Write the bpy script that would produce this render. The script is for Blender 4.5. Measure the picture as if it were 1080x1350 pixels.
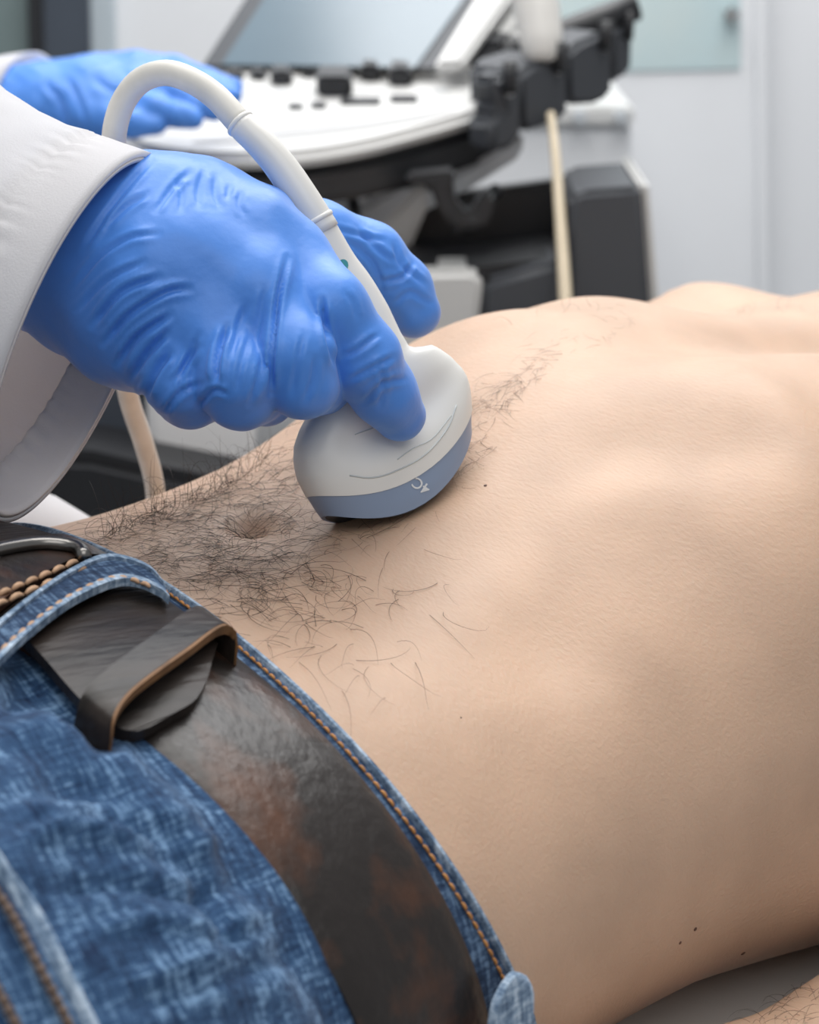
import bpy, bmesh, math, random
import numpy as np
from mathutils import Matrix, Vector

for o in list(bpy.data.objects):
    bpy.data.objects.remove(o)
scene = bpy.context.scene
COL = scene.collection
random.seed(7)
RNG = np.random.default_rng(11)

# ------------------------------------------------------------------ camera
# world: x = towards the patient's head, y = away across the couch, z = up, couch top at z = 0 (metres)
FPX = 2400.0
_th, _ph, _ro = math.radians(50), math.radians(20), math.radians(1.5)
CD = np.array([math.cos(_th)*math.cos(_ph), math.sin(_th)*math.cos(_ph), -math.sin(_ph)])
_r = np.array([math.sin(_th), -math.cos(_th), 0.0])
_u = np.cross(_r, CD)
CR = _r*math.cos(_ro) + _u*math.sin(_ro)
CU = _u*math.cos(_ro) - _r*math.sin(_ro)
CC = np.array([-0.3770, -0.4600, 0.3840])
cam_data = bpy.data.cameras.new('camera')
cam = bpy.data.objects.new('camera', cam_data)
COL.objects.link(cam)
cam.matrix_world = Matrix([[CR[i], CU[i], -CD[i], CC[i]] for i in range(3)] + [[0, 0, 0, 1]])
cam_data.sensor_fit = 'HORIZONTAL'
cam_data.sensor_width = 36.0
cam_data.lens = 36.0*FPX/1080.0
cam_data.clip_start = 0.02
cam_data.dof.use_dof = True
cam_data.dof.focus_distance = 0.585
cam_data.dof.aperture_fstop = 16.0
scene.camera = cam

# ------------------------------------------------------------------ light
scene.view_settings.view_transform = 'Standard'
scene.view_settings.look = 'None'
scene.view_settings.exposure = 0.06
scene.view_settings.gamma = 1.0
world = bpy.data.worlds.new('room_light')
scene.world = world
world.use_nodes = True
world.node_tree.nodes['Background'].inputs[0].default_value = (0.93, 0.96, 1.0, 1)
world.node_tree.nodes['Background'].inputs[1].default_value = 0.36

def area_lamp(name, loc, target, sx, sy, power, color=(1, 1, 1)):
    l = bpy.data.lights.new(name, 'AREA')
    l.shape = 'RECTANGLE'; l.size = sx; l.size_y = sy; l.energy = power; l.color = color
    o = bpy.data.objects.new(name, l)
    COL.objects.link(o)
    o.location = loc
    o.rotation_euler = (Vector(target) - Vector(loc)).to_track_quat('-Z', 'Y').to_euler()
    return o
area_lamp('overhead_area_light', (0.30, 0.45, 1.75), (0.1, 0.05, 0.1), 1.7, 1.3, 29, (1.0, 0.985, 0.96))
area_lamp('overhead_area_light', (-0.55, -1.15, 1.80), (0.6, 0.6, 0.0), 1.6, 1.2, 12, (1.0, 0.99, 0.97))  # added fill lamp behind the camera, lifts the near side and couch
area_lamp('overhead_area_light', (1.35, 1.35, 1.9), (1.7, 1.9, 0), 1.8, 1.2, 54, (1.0, 1.0, 1.0))  # added lamp, unseen, brightens the back wall and machine

# ------------------------------------------------------------------ helpers
def ray(px, py):
    px = np.asarray(px, float); py = np.asarray(py, float)
    return CD + CR*((px-540)/FPX)[..., None] - CU*((py-675)/FPX)[..., None]
def U(px, py, t):
    return CC + (CD + CR*(px-540)/FPX - CU*(py-675)/FPX)*t
def Upl(px, py, P0, N):
    q = CD + CR*(px-540)/FPX - CU*(py-675)/FPX
    return CC + q*(np.dot(P0-CC, N)/np.dot(q, N))
def Uz(px, py, z):
    return Upl(px, py, np.array([0, 0, z]), np.array([0, 0, 1.0]))
def proj(P):
    v = np.asarray(P)-CC
    z = v@CD
    return 540+FPX*(v@CR)/z, 675-FPX*(v@CU)/z, z
def nrm(v):
    v = np.asarray(v, float)
    return v/np.linalg.norm(v)

def link(name, me, mat=None, parent=None):
    o = bpy.data.objects.new(name, me)
    COL.objects.link(o)
    if mat is not None:
        me.materials.append(mat)
    if parent is not None:
        o.parent = parent
        o.matrix_parent_inverse = parent.matrix_world.inverted() if parent.type != 'EMPTY' else Matrix.Translation(-parent.location)
    return o
def mesh(name, V, F, mat=None, parent=None, smooth=True, label=None):
    me = bpy.data.meshes.new(name)
    V = np.asarray(V, np.float32)
    if isinstance(F, np.ndarray):
        n, k = F.shape
        me.vertices.add(len(V)); me.vertices.foreach_set('co', V.ravel())
        me.loops.add(n*k); me.loops.foreach_set('vertex_index', F.astype(np.int32).ravel())
        me.polygons.add(n)
        me.polygons.foreach_set('loop_start', np.arange(0, n*k, k, dtype=np.int32))
        me.polygons.foreach_set('loop_total', np.full(n, k, dtype=np.int32))
        me.update(calc_edges=True)
    else:
        me.from_pydata([tuple(map(float, v)) for v in V], [], F)
        me.update()
    me.validate()
    if smooth:
        me.polygons.foreach_set('use_smooth', np.ones(len(me.polygons), dtype=bool))
    o = link(name, me, mat, parent)
    if label: o['label'] = label
    return o
def frombm(name, bm, mat=None, parent=None, smooth=False, label=None, angle=None):
    bmesh.ops.recalc_face_normals(bm, faces=bm.faces)
    me = bpy.data.meshes.new(name)
    bm.to_mesh(me); bm.free()
    if smooth:
        me.polygons.foreach_set('use_smooth', np.ones(len(me.polygons), dtype=bool))
        if angle:
            me.set_sharp_from_angle(angle=math.radians(angle))
    o = link(name, me, mat, parent)
    if label: o['label'] = label
    return o
def thing(name, label, cat, loc=(0, 0, 0), group=None):
    o = bpy.data.objects.new(name, None)
    COL.objects.link(o)
    o.location = loc
    o.empty_display_size = 0.05
    o['label'] = label; o['category'] = cat
    if group: o['group'] = group
    return o
def tag(o, label, cat, group=None):
    o['label'] = label; o['category'] = cat
    if group: o['group'] = group
    return o
def struct(o, label=None, cat=None):
    o['kind'] = 'structure'
    if label: o['label'] = label
    if cat: o['category'] = cat
    return o

def resample(P, n, closed=False):
    P = np.asarray(P, float)
    if closed: P = np.vstack([P, P[:1]])
    # catmull-rom densify, then uniform arc length
    if len(P) > 2:
        out = []
        m = len(P)
        for i in range(m-1):
            p0 = P[i-1] if i > 0 else (P[-2] if closed else 2*P[0]-P[1])
            p3 = P[i+2] if i+2 < m else (P[1] if closed else 2*P[-1]-P[-2])
            p1, p2 = P[i], P[i+1]
            for s in np.linspace(0, 1, 12, endpoint=False):
                out.append(0.5*((2*p1)+(-p0+p2)*s+(2*p0-5*p1+4*p2-p3)*s*s+(-p0+3*p1-3*p2+p3)*s**3))
        out.append(P[-1])
        P = np.array(out)
    L = np.r_[0, np.cumsum(np.linalg.norm(np.diff(P, axis=0), axis=1))]
    s = np.linspace(0, L[-1], n+1)[:-1] if closed else np.linspace(0, L[-1], n)
    return np.stack([np.interp(s, L, P[:, k]) for k in range(P.shape[1])], 1)

def tubegeo(P, R, seg=12, caps=True, flat=None):
    P = np.asarray(P, float); n = len(P)
    R = np.full(n, R) if np.isscalar(R) else np.asarray(R, float)
    T = np.gradient(P, axis=0); T /= np.linalg.norm(T, axis=1)[:, None]+1e-12
    a = np.array([0, 0, 1.0]) if abs(T[0][2]) < .9 else np.array([1.0, 0, 0])
    N = nrm(np.cross(T[0], a)); V = []
    ang = np.linspace(0, 2*np.pi, seg, endpoint=False)
    for i in range(n):
        N = nrm(N - T[i]*np.dot(N, T[i])); B = np.cross(T[i], N)
        V.append(P[i] + R[i]*(np.cos(ang)[:, None]*N + np.sin(ang)[:, None]*B))
    V = np.vstack(V)
    F = []
    for i in range(n-1):
        for j in range(seg):
            k = (j+1) % seg
            F.append((i*seg+j, i*seg+k, (i+1)*seg+k, (i+1)*seg+j))
    if caps:
        F.append(tuple(range(seg))[::-1]); F.append(tuple(range((n-1)*seg, n*seg)))
    return V, F
def tube(name, P, R, mat, parent=None, seg=14, label=None):
    V, F = tubegeo(P, R, seg)
    return mesh(name, V, F, mat, parent, True, label)

def prism(name, pts, ext, mat, parent=None, bev=0.0, seg=2, label=None, smooth=True):
    """polygon (world points) swept along ext, rounded edges"""
    bm = bmesh.new()
    vs = [bm.verts.new(tuple(map(float, p))) for p in pts]
    f = bm.faces.new(vs)
    r = bmesh.ops.extrude_face_region(bm, geom=[f])
    for e in r['geom']:
        if isinstance(e, bmesh.types.BMVert): e.co += Vector(tuple(map(float, ext)))
    bmesh.ops.recalc_face_normals(bm, faces=bm.faces)
    if bev > 0:
        ed = [e for e in bm.edges if len(e.link_faces) == 2 and e.calc_face_angle(0) > math.radians(25)]
        bmesh.ops.bevel(bm, geom=ed, offset=bev, segments=seg, affect='EDGES', clamp_overlap=True)
    return frombm(name, bm, mat, parent, smooth, label, 40)
def pxprism(name, px, P0, N, ext, mat, parent=None, bev=0.0, seg=2, label=None):
    return prism(name, [Upl(x, y, P0, N) for x, y in px], ext, mat, parent, bev, seg, label)
def box(name, c, ax, size, mat, parent=None, bev=0.0, seg=2, label=None):
    """ax = three unit axes, size = full lengths"""
    bm = bmesh.new()
    bmesh.ops.create_cube(bm, size=1.0)
    for v in bm.verts:
        p = np.asarray(c) + sum(np.asarray(ax[i])*v.co[i]*size[i] for i in range(3))
        v.co = Vector(tuple(map(float, p)))
    if bev > 0:
        bmesh.ops.bevel(bm, geom=list(bm.edges), offset=bev, segments=seg, affect='EDGES', clamp_overlap=True)
    return frombm(name, bm, mat, parent, bev > 0, label, 40)
AX = (np.array([1., 0, 0]), np.array([0, 1., 0]), np.array([0, 0, 1.]))

# implicit modelling: smooth unions on a grid, meshed by surface nets
def smin(a, b, k):
    h = np.maximum(k-np.abs(a-b), 0.0)
    return np.minimum(a, b) - h*h/(4*k)
def cone(X, Y, Z, a, b, ra, rb):
    a = np.asarray(a, float); b = np.asarray(b, float); d = b-a; L = d@d + 1e-12
    h = np.clip(((X-a[0])*d[0]+(Y-a[1])*d[1]+(Z-a[2])*d[2])/L, 0, 1)
    return np.sqrt((X-a[0]-h*d[0])**2+(Y-a[1]-h*d[1])**2+(Z-a[2]-h*d[2])**2) - (ra+(rb-ra)*h)
def ellip(X, Y, Z, c, r):
    q = np.sqrt(((X-c[0])/r[0])**2+((Y-c[1])/r[1])**2+((Z-c[2])/r[2])**2)
    return (q-1)*min(r)
def grid(lo, hi, h):
    ax = [np.arange(lo[i], hi[i]+h, h) for i in range(3)]
    ax = [a.astype(np.float32) for a in ax]
    return ax[0][:, None, None], ax[1][None, :, None], ax[2][None, None, :]
def addcone(F, X, Y, Z, a, b, ra, rb, k):
    """smooth-union a round cone into the grid field F, touching only its neighbourhood"""
    if F.ndim != 3:
        return smin(F, cone(X, Y, Z, a, b, ra, rb), k)
    m = max(ra, rb)+k+.012; sl = []
    for ax, A in enumerate((X, Y, Z)):
        A = A.ravel(); l, h = min(a[ax], b[ax])-m, max(a[ax], b[ax])+m
        i0, i1 = np.searchsorted(A, l), np.searchsorted(A, h)
        if i1 <= i0: return F
        sl.append(slice(i0, i1))
    x, y, z = X[sl[0]], Y[:, sl[1]], Z[:, :, sl[2]]
    F[tuple(sl)] = smin(F[tuple(sl)], cone(x, y, z, a, b, ra, rb), k)
    return F
def snets(F, lo, h):
    F = np.asarray(F, np.float32)
    S = F < 0
    n = np.array(F.shape)
    c = np.zeros(n-1, np.int8)
    offs = [(i, j, k) for i in (0, 1) for j in (0, 1) for k in (0, 1)]
    for (i, j, k) in offs:
        c += S[i:n[0]-1+i, j:n[1]-1+j, k:n[2]-1+k]
    idx = np.argwhere((c > 0) & (c < 8))
    vals = np.stack([F[idx[:, 0]+i, idx[:, 1]+j, idx[:, 2]+k] for (i, j, k) in offs], 1)
    acc = np.zeros((len(idx), 3)); cnt = np.zeros(len(idx))
    for a in range(8):
        for b in range(a+1, 8):
            da = np.subtract(offs[b], offs[a])
            if np.abs(da).sum() != 1: continue
            va, vb = vals[:, a], vals[:, b]
            m = (va < 0) != (vb < 0)
            t = np.where(m, va/np.where(m, va-vb, 1), 0)
            acc += np.where(m[:, None], np.array(offs[a]) + t[:, None]*da, 0); cnt += m
    V = np.asarray(lo) + h*(idx + acc/cnt[:, None])
    vid = -np.ones(n-1, np.int32); vid[tuple(idx.T)] = np.arange(len(idx))
    Q = []
    for ax in range(3):
        b, cc = (ax+1) % 3, (ax+2) % 3
        sl0 = [slice(1, -1)]*3; sl0[ax] = slice(0, -1); sl1 = list(sl0); sl1[ax] = slice(1, None)
        s0 = S[tuple(sl0)]; s1 = S[tuple(sl1)]
        e = np.argwhere(s0 != s1)
        flip = s0[tuple(e.T)]
        e = e + np.array([0 if k == ax else 1 for k in range(3)])
        def cell(db, dc):
            q = e.copy(); q[:, b] -= db; q[:, cc] -= dc
            return vid[tuple(q.T)]
        q = np.stack([cell(1, 1), cell(0, 1), cell(0, 0), cell(1, 0)], 1)
        q[~flip] = q[~flip][:, ::-1]
        Q.append(q)
    return V, np.vstack(Q)
def vnormals(V, Q):
    n = np.cross(V[Q[:, 2]]-V[Q[:, 0]], V[Q[:, 3]]-V[Q[:, 1]])
    N = np.zeros_like(V)
    for c in range(3):
        N[:, c] = np.bincount(Q.ravel(), weights=np.repeat(n[:, c], 4), minlength=len(V))
    return N/(np.linalg.norm(N, axis=1)[:, None]+1e-12)
def vsmooth(V, Q, it=2):
    for _ in range(it):
        i0 = Q.ravel(); i1 = np.roll(Q, 1, 1).ravel(); i2 = np.roll(Q, -1, 1).ravel()
        c = np.bincount(i0, minlength=len(V))*2
        A = np.stack([np.bincount(i0, weights=V[i1, a]+V[i2, a], minlength=len(V)) for a in range(3)], 1)
        V = 0.5*V + 0.5*A/c[:, None]
    return V
def polydist(px, py, poly):
    """distance in pixels to a polyline and the parameter 0..1 along it"""
    poly = np.asarray(poly, float)
    best = np.full(px.shape, 1e9); par = np.zeros(px.shape); side = np.zeros(px.shape)
    L = np.r_[0, np.cumsum(np.linalg.norm(np.diff(poly, axis=0), axis=1))]
    for i in range(len(poly)-1):
        a, d = poly[i], poly[i+1]-poly[i]; l2 = d@d
        h = np.clip(((px-a[0])*d[0]+(py-a[1])*d[1])/l2, 0, 1)
        ex, ey = px-a[0]-h*d[0], py-a[1]-h*d[1]
        dd = np.hypot(ex, ey); m = dd < best
        best = np.where(m, dd, best); par = np.where(m, (L[i]+h*math.sqrt(l2))/L[-1], par)
        side = np.where(m, np.sign(d[0]*ey-d[1]*ex), side)
    return best, par, side
def wnoise(P, freq, seed=0, oct=3):
    """cheap smooth pseudo noise from sines"""
    g = np.random.default_rng(seed); out = np.zeros(len(P)); amp = 1.0
    for o in range(oct):
        for _ in range(5):
            d = g.normal(size=3); d /= np.linalg.norm(d)
            out += amp*np.sin((P@d)*freq*(2**o)*g.uniform(.7, 1.4)+g.uniform(0, 6.28))/2.2
        amp *= .5
    return out

# ------------------------------------------------------------------ materials
def M(name, base, rough=0.5, var=0.0, scale=20, bump=0.0, bscale=200, metal=0.0, second=None, stretch=None, lo=.35, hi=.65,
      spec=0.5, sss=0.0, sheen=0.0, bdist=0.001, detail=6, coat=0.0, trans=0.0, ior=None, stretchb=None):
    m = bpy.data.materials.new(name); m.use_nodes = True
    nt = m.node_tree; b = nt.nodes['Principled BSDF']
    b.inputs['Roughness'].default_value = rough; b.inputs['Metallic'].default_value = metal
    b.inputs['Specular IOR Level'].default_value = spec
    b.inputs['Coat Weight'].default_value = coat
    b.inputs['Transmission Weight'].default_value = trans
    if ior: b.inputs['IOR'].default_value = ior
    if sss:
        b.inputs['Subsurface Weight'].default_value = sss
        b.inputs['Subsurface Radius'].default_value = (1.0, 0.4, 0.25)
        b.inputs['Subsurface Scale'].default_value = 0.006
    if sheen:
        b.inputs['Sheen Weight'].default_value = sheen
    c = tuple(base) + (1,)
    tc = nt.nodes.new('ShaderNodeTexCoord')
    def noise(sc, st, det=6):
        n = nt.nodes.new('ShaderNodeTexNoise'); n.inputs['Scale'].default_value = sc; n.inputs['Detail'].default_value = det
        if st is not None:
            mp = nt.nodes.new('ShaderNodeMapping'); mp.inputs['Scale'].default_value = st[0]
            mp.inputs['Rotation'].default_value = st[1]
            nt.links.new(tc.outputs['Object'], mp.inputs['Vector']); nt.links.new(mp.outputs['Vector'], n.inputs['Vector'])
        else:
            nt.links.new(tc.outputs['Object'], n.inputs['Vector'])
        return n
    if var > 0 or second is not None:
        n = noise(scale, stretch, detail)
        r = nt.nodes.new('ShaderNodeValToRGB')
        r.color_ramp.elements[0].position = lo; r.color_ramp.elements[1].position = hi
        s = second if second is not None else tuple(min(1, x*(1-var)) for x in base)
        r.color_ramp.elements[0].color = tuple(s)+(1,); r.color_ramp.elements[1].color = c
        nt.links.new(n.outputs['Fac'], r.inputs['Fac']); nt.links.new(r.outputs['Color'], b.inputs['Base Color'])
    else:
        n = noise(scale, None, 2)
        r = nt.nodes.new('ShaderNodeValToRGB')
        r.color_ramp.elements[0].color = tuple(x*.97 for x in base)+(1,); r.color_ramp.elements[1].color = c
        nt.links.new(n.outputs['Fac'], r.inputs['Fac']); nt.links.new(r.outputs['Color'], b.inputs['Base Color'])
    if bump > 0:
        n2 = noise(bscale, stretchb if stretchb is not None else stretch, 4)
        bp = nt.nodes.new('ShaderNodeBump'); bp.inputs['Strength'].default_value = bump; bp.inputs['Distance'].default_value = bdist
        nt.links.new(n2.outputs['Fac'], bp.inputs['Height']); nt.links.new(bp.outputs['Normal'], b.inputs['Normal'])
    return m

WHITE_PLASTIC = M('white_plastic', (0.62, 0.62, 0.61), 0.35)
PROBE_WHITE = M('probe_white', (0.74, 0.73, 0.70), 0.33, var=.04, scale=60)
CABLE_WHITE = M('cable_white', (0.70, 0.68, 0.63), 0.42, var=.10, scale=90)
CREAM = M('cream_cable', (0.72, 0.62, 0.46), 0.5, var=.1, scale=30)
BLACK_PLASTIC = M('black_plastic', (0.018, 0.019, 0.022), 0.42, bump=.15, bscale=900)
GRAPHITE = M('graphite_plastic', (0.055, 0.06, 0.07), 0.5, bump=.1, bscale=700)
GREY_PLASTIC = M('grey_plastic', (0.52, 0.55, 0.58), 0.45)
SCREEN = M('screen_glass', (0.13, 0.18, 0.22), 0.22, var=.15, scale=3)
WALL_WHITE = M('wall_white', (0.76, 0.77, 0.79), 0.7, var=.03, scale=3)
FLOOR = M('floor_vinyl', (0.30, 0.32, 0.34), 0.5, var=.2, scale=6)
SLATE = M('slate_panel', (0.055, 0.068, 0.09), 0.5, var=.15, scale=6)
TEAL_GREY = M('teal_grey_panel', (0.20, 0.26, 0.26), 0.4, var=.15, scale=4)
PALE_BLUE = M('pale_blue_post', (0.46, 0.52, 0.56), 0.45, var=.05, scale=4)
FROST = M('frosted_glass', (0.47, 0.60, 0.63), 0.22, var=.22, scale=3.0, second=(0.56, 0.62, 0.60))
CHROME = M('chrome', (0.62, 0.62, 0.62), 0.18, metal=1.0)
COUCH = M('couch_vinyl', (0.74, 0.71, 0.68), 0.45, var=.06, scale=15, bump=.25, bscale=120)
CLOTH_WHITE = M('coat_cotton', (0.86, 0.86, 0.89), 0.85, var=.03, scale=40, bump=.25, bscale=1400, sheen=.1)
LINING = M('coat_lining', (0.74, 0.70, 0.69), 0.85, var=.04, scale=40, bump=.2, bscale=1400)

def translucent(m, f):
    """cloth that lets some light through"""
    nt = m.node_tree; b = nt.nodes['Principled BSDF']; out = nt.nodes['Material Output']
    t = nt.nodes.new('ShaderNodeBsdfTranslucent'); t.inputs['Color'].default_value = (.85, .83, .82, 1)
    mx = nt.nodes.new('ShaderNodeMixShader'); mx.inputs['Fac'].default_value = f
    nt.links.new(b.outputs[0], mx.inputs[1]); nt.links.new(t.outputs[0], mx.inputs[2]); nt.links.new(mx.outputs[0], out.inputs['Surface'])
translucent(CLOTH_WHITE, .45)
def denim_mat(name, dark, mid, pale, wear, lo, hi):
    m = bpy.data.materials.new(name); m.use_nodes = True
    nt = m.node_tree; L = nt.links; b = nt.nodes['Principled BSDF']
    b.inputs['Roughness'].default_value = .9; b.inputs['Specular IOR Level'].default_value = .15; b.inputs['Sheen Weight'].default_value = .08
    tc = nt.nodes.new('ShaderNodeTexCoord')
    def noise(sc, st, rot, det, rough=.6):
        mp = nt.nodes.new('ShaderNodeMapping'); mp.inputs['Scale'].default_value = st; mp.inputs['Rotation'].default_value = rot
        n = nt.nodes.new('ShaderNodeTexNoise'); n.inputs['Scale'].default_value = sc; n.inputs['Detail'].default_value = det; n.inputs['Roughness'].default_value = rough
        L.new(tc.outputs['Object'], mp.inputs['Vector']); L.new(mp.outputs['Vector'], n.inputs['Vector'])
        return n
    n1 = noise(wear, (.7, 1, 1), (0, 0, .4), 9, .68)                       # worn patches
    n2 = noise(620, (1.0, .12, .12), (0, 0, .25), 4, .7)              # slubby threads across
    n3 = noise(760, (.10, 1.0, 1.0), (0, 0, .25), 3, .7)              # threads along
    a1 = nt.nodes.new('ShaderNodeMath'); a1.operation = 'MULTIPLY_ADD'; a1.inputs[1].default_value = .65
    m1 = nt.nodes.new('ShaderNodeMath'); m1.operation = 'MULTIPLY'; m1.inputs[1].default_value = .62
    L.new(n1.outputs['Fac'], m1.inputs[0]); L.new(n2.outputs['Fac'], a1.inputs[0]); L.new(m1.outputs[0], a1.inputs[2])
    a2 = nt.nodes.new('ShaderNodeMath'); a2.operation = 'MULTIPLY_ADD'; a2.inputs[1].default_value = .45
    L.new(n3.outputs['Fac'], a2.inputs[0]); L.new(a1.outputs[0], a2.inputs[2])
    r = nt.nodes.new('ShaderNodeValToRGB'); e = r.color_ramp.elements
    e[0].position = lo; e[0].color = dark+(1,); e[1].position = hi; e[1].color = pale+(1,)
    k = e.new((lo+hi)/2); k.color = mid+(1,)
    L.new(a2.outputs[0], r.inputs['Fac']); L.new(r.outputs['Color'], b.inputs['Base Color'])
    bp = nt.nodes.new('ShaderNodeBump'); bp.inputs['Strength'].default_value = .7; bp.inputs['Distance'].default_value = .0012
    L.new(a2.outputs[0], bp.inputs['Height']); L.new(bp.outputs['Normal'], b.inputs['Normal'])
    return m

from mathutils.bvhtree import BVHTree
def bvh(objs):
    Vs, Fs = [], []
    for o in objs:
        b = len(Vs); Vs += [v.co.copy() for v in o.data.vertices]; Fs += [[b+i for i in p.vertices] for p in o.data.polygons]
    return BVHTree.FromPolygons(Vs, Fs)
def hitn(px, py, tree):
    q = nrm(CD+CR*(px-540)/FPX-CU*(py-675)/FPX)
    r = tree.ray_cast(Vector(CC), Vector(q))
    if r[0] is None: return None, None
    n = np.array(r[1]); n = n if np.dot(n, q) < 0 else -n
    return np.array(r[0]), n
BRIGHT_WHITE = M('bright_white_plastic', (0.86, 0.87, 0.88), 0.4)

# ================================================================== the room
FH = np.array([math.cos(_th), math.sin(_th), 0.0]); RH = np.array([math.sin(_th), -math.cos(_th), 0.0]); UZ = AX[2]
WP = U(540, 200, 3.0); WP[2] = 0.0            # a point of the back wall
def onwall(px, py, off=0.0): return Upl(px, py, WP-FH*off, -FH)
fl = box('floor', (0.9, 1.0, -0.83), AX, (7, 7, 0.06), FLOOR)
struct(fl, 'grey vinyl floor of the examination room', 'floor')
wb = box('wall_back', WP+FH*0.06+UZ*0.55, (RH, FH, UZ), (6.0, 0.10, 2.7), WALL_WHITE)
struct(wb, 'plain white back wall of the examination room', 'wall')
def wallpanel(name, px, off, th, mat, parent=None, bev=0.004):
    return prism(name, [onwall(x, y, off) for x, y in px], FH*th, mat, parent, bev)
# glazed door of the cabinet wall on the right
d1 = bpy.data.objects.new('door_1', None); COL.objects.link(d1); d1.location = onwall(860, 200)
struct(d1, 'white door with a frosted bluish glass upper pane', 'door')
wallpanel('door_leaf', [(700, -880), (995, -880), (1003, 560), (700, 560)], .03, .05, WALL_WHITE, d1, .006)
wallpanel('glass_pane', [(730, -840), (972, -840), (977, 92), (730, 97)], .034, .02, FROST, d1, .002)
wallpanel('door_frame', [(990, -880), (1003, -880), (1016, 560), (1002, 560)], .05, .06, WALL_WHITE, d1, .004)
hd = wallpanel('door_handle', [(956, 8), (976, 8), (977, 32), (957, 32)], .06, .03, CHROME, d1, .008)
# glazed post and slate panels, upper left
w1 = bpy.data.objects.new('window_1', None); COL.objects.link(w1); w1.location = onwall(60, 60)
struct(w1, 'grey green glazed panel in a dark frame', 'window')
wallpanel('glass_pane', [(-400, -880), (20, -880), (46, 260), (-400, 260)], .02, .02, TEAL_GREY, w1)
wallpanel('window_frame', [(14, -880), (40, -880), (60, 260), (42, 260)], .06, .05, BLACK_PLASTIC, w1)
wallpanel('window_post', [(36, -880), (95, -880), (122, 260), (58, 260)], .05, .05, SLATE, w1)
t1 = wallpanel('trim_1', [(95, -880), (131, -880), (152, 260), (122, 260)], .03, .05, PALE_BLUE)
struct(t1, 'pale blue grey vertical trim beside the dark panel', 'trim')

# low white cupboard behind the machine
CP = U(700, 260, 2.5); 
cupb = thing('low_cupboard', 'low white cupboard with small grey knobs against the back wall', 'cupboard', CP-UZ*.6)
def cpx(px, py, off=0): return Upl(px, py, CP-FH*off, -FH)
prism('body', [cpx(x, y) for x, y in [(560, 165), (832, 165), (842, 560), (560, 560)]], FH*.4, WALL_WHITE, cupb, .006)
prism('worktop', [cpx(x, y, .012) for x, y in [(555, 140), (836, 140), (836, 167), (555, 167)]], FH*.42, WHITE_PLASTIC, cupb, .005)
for kx in (765, 820):
    prism('knob', [cpx(kx+9*math.cos(a), 156+11*math.sin(a), .03) for a in np.linspace(0, 6.28, 13)[:-1]], FH*.02, GREY_PLASTIC, cupb, .003)

# ================================================================== ultrasound machine
MD = 1.4
al = math.radians(50-28)
MB_ = np.array([math.cos(al), math.sin(al), 0.0]); MR = np.array([math.sin(al), -math.cos(al), 0.0])
tl = math.radians(11)
MBt = MB_*math.cos(tl) + UZ*math.sin(tl)
PN = nrm(np.cross(MR, MBt))
P0 = U(390, 205, MD)
mach = thing('ultrasound_machine', 'white and black ultrasound machine with tilted screen behind the patient', 'machine', P0-UZ*.95)
def pp(px, py, h=0.0): return Upl(px, py, P0+PN*h, PN)
rim = [(120, 140), (140, 166), (175, 187), (225, 198), (300, 203), (390, 201), (480, 187), (560, 167), (635, 145), (655, 134), (659, 122), (655, 104),
       (600, 99), (560, 96), (440, 92), (285, 96), (200, 108), (140, 124)]
rp = resample(rim, 60, True)
prism('control_panel', [pp(x, y) for x, y in rp], -PN*.014, WHITE_PLASTIC, mach, .006, 3)
und = [(130, 175), (180, 205), (240, 217), (320, 221), (400, 219), (490, 206), (570, 186), (640, 163), (668, 153), (680, 140), (680, 112), (655, 100), (560, 92), (285, 92), (180, 110), (130, 140)]
ru = resample(und, 60, True)
prism('panel_underside', [pp(x, y, -.015) for x, y in ru], -UZ*.034, BLACK_PLASTIC, mach, .008, 3)
prism('palm_rest', [pp(x, y, .0008) for x, y in resample([(250, 188), (300, 178), (380, 167), (480, 158), (590, 144), (602, 145), (560, 157), (480, 171), (400, 180), (320, 187)], 40, True)], -PN*.004, GREY_PLASTIC if False else M('palm_grey', (.42, .42, .42), .4), mach, .001)
# keys and knobs
def key(px0, px1, py0, py1, h, mat, name='key', bev=.0015):
    pts = [pp(px0, py1), pp(px1, py1), pp(px1, py0), pp(px0, py0)]
    return prism(name, [p-PN*.001 for p in pts], PN*h, mat, mach, bev)
for (x0, x1, y0, y1, h) in [(419, 465, 111, 128, .018), (476, 503, 97, 108, .015), (514, 544, 100, 114, .016), (358, 386, 102, 113, .013),
                            (330, 352, 98, 106, .008), (398, 420, 96, 103, .008), (300, 322, 98, 107, .008), (441, 470, 95, 101, .007)]:
    key(x0, x1, y0, y1, h, BLACK_PLASTIC, 'knob', .003)
for (x0, x1, y0, y1) in [(449, 502, 130, 139), (514, 551, 127, 136), (410, 430, 136, 144), (380, 400, 138, 145)]:
    key(x0, x1, y0, y1, .003, BLACK_PLASTIC)
KG = M('key_grey', (.55, .56, .57), .45)
for (x0, x1, y0, y1) in [(322, 338, 122, 128), (342, 358, 120, 126), (362, 378, 119, 125), (384, 402, 117, 123), (330, 348, 133, 139), (352, 370, 131, 137),
                         (472, 490, 117, 122), (494, 512, 119, 124), (552, 570, 120, 126), (572, 592, 117, 123), (555, 575, 132, 137)]:
    key(x0, x1, y0, y1, .002, KG, 'key', .0008)
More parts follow.
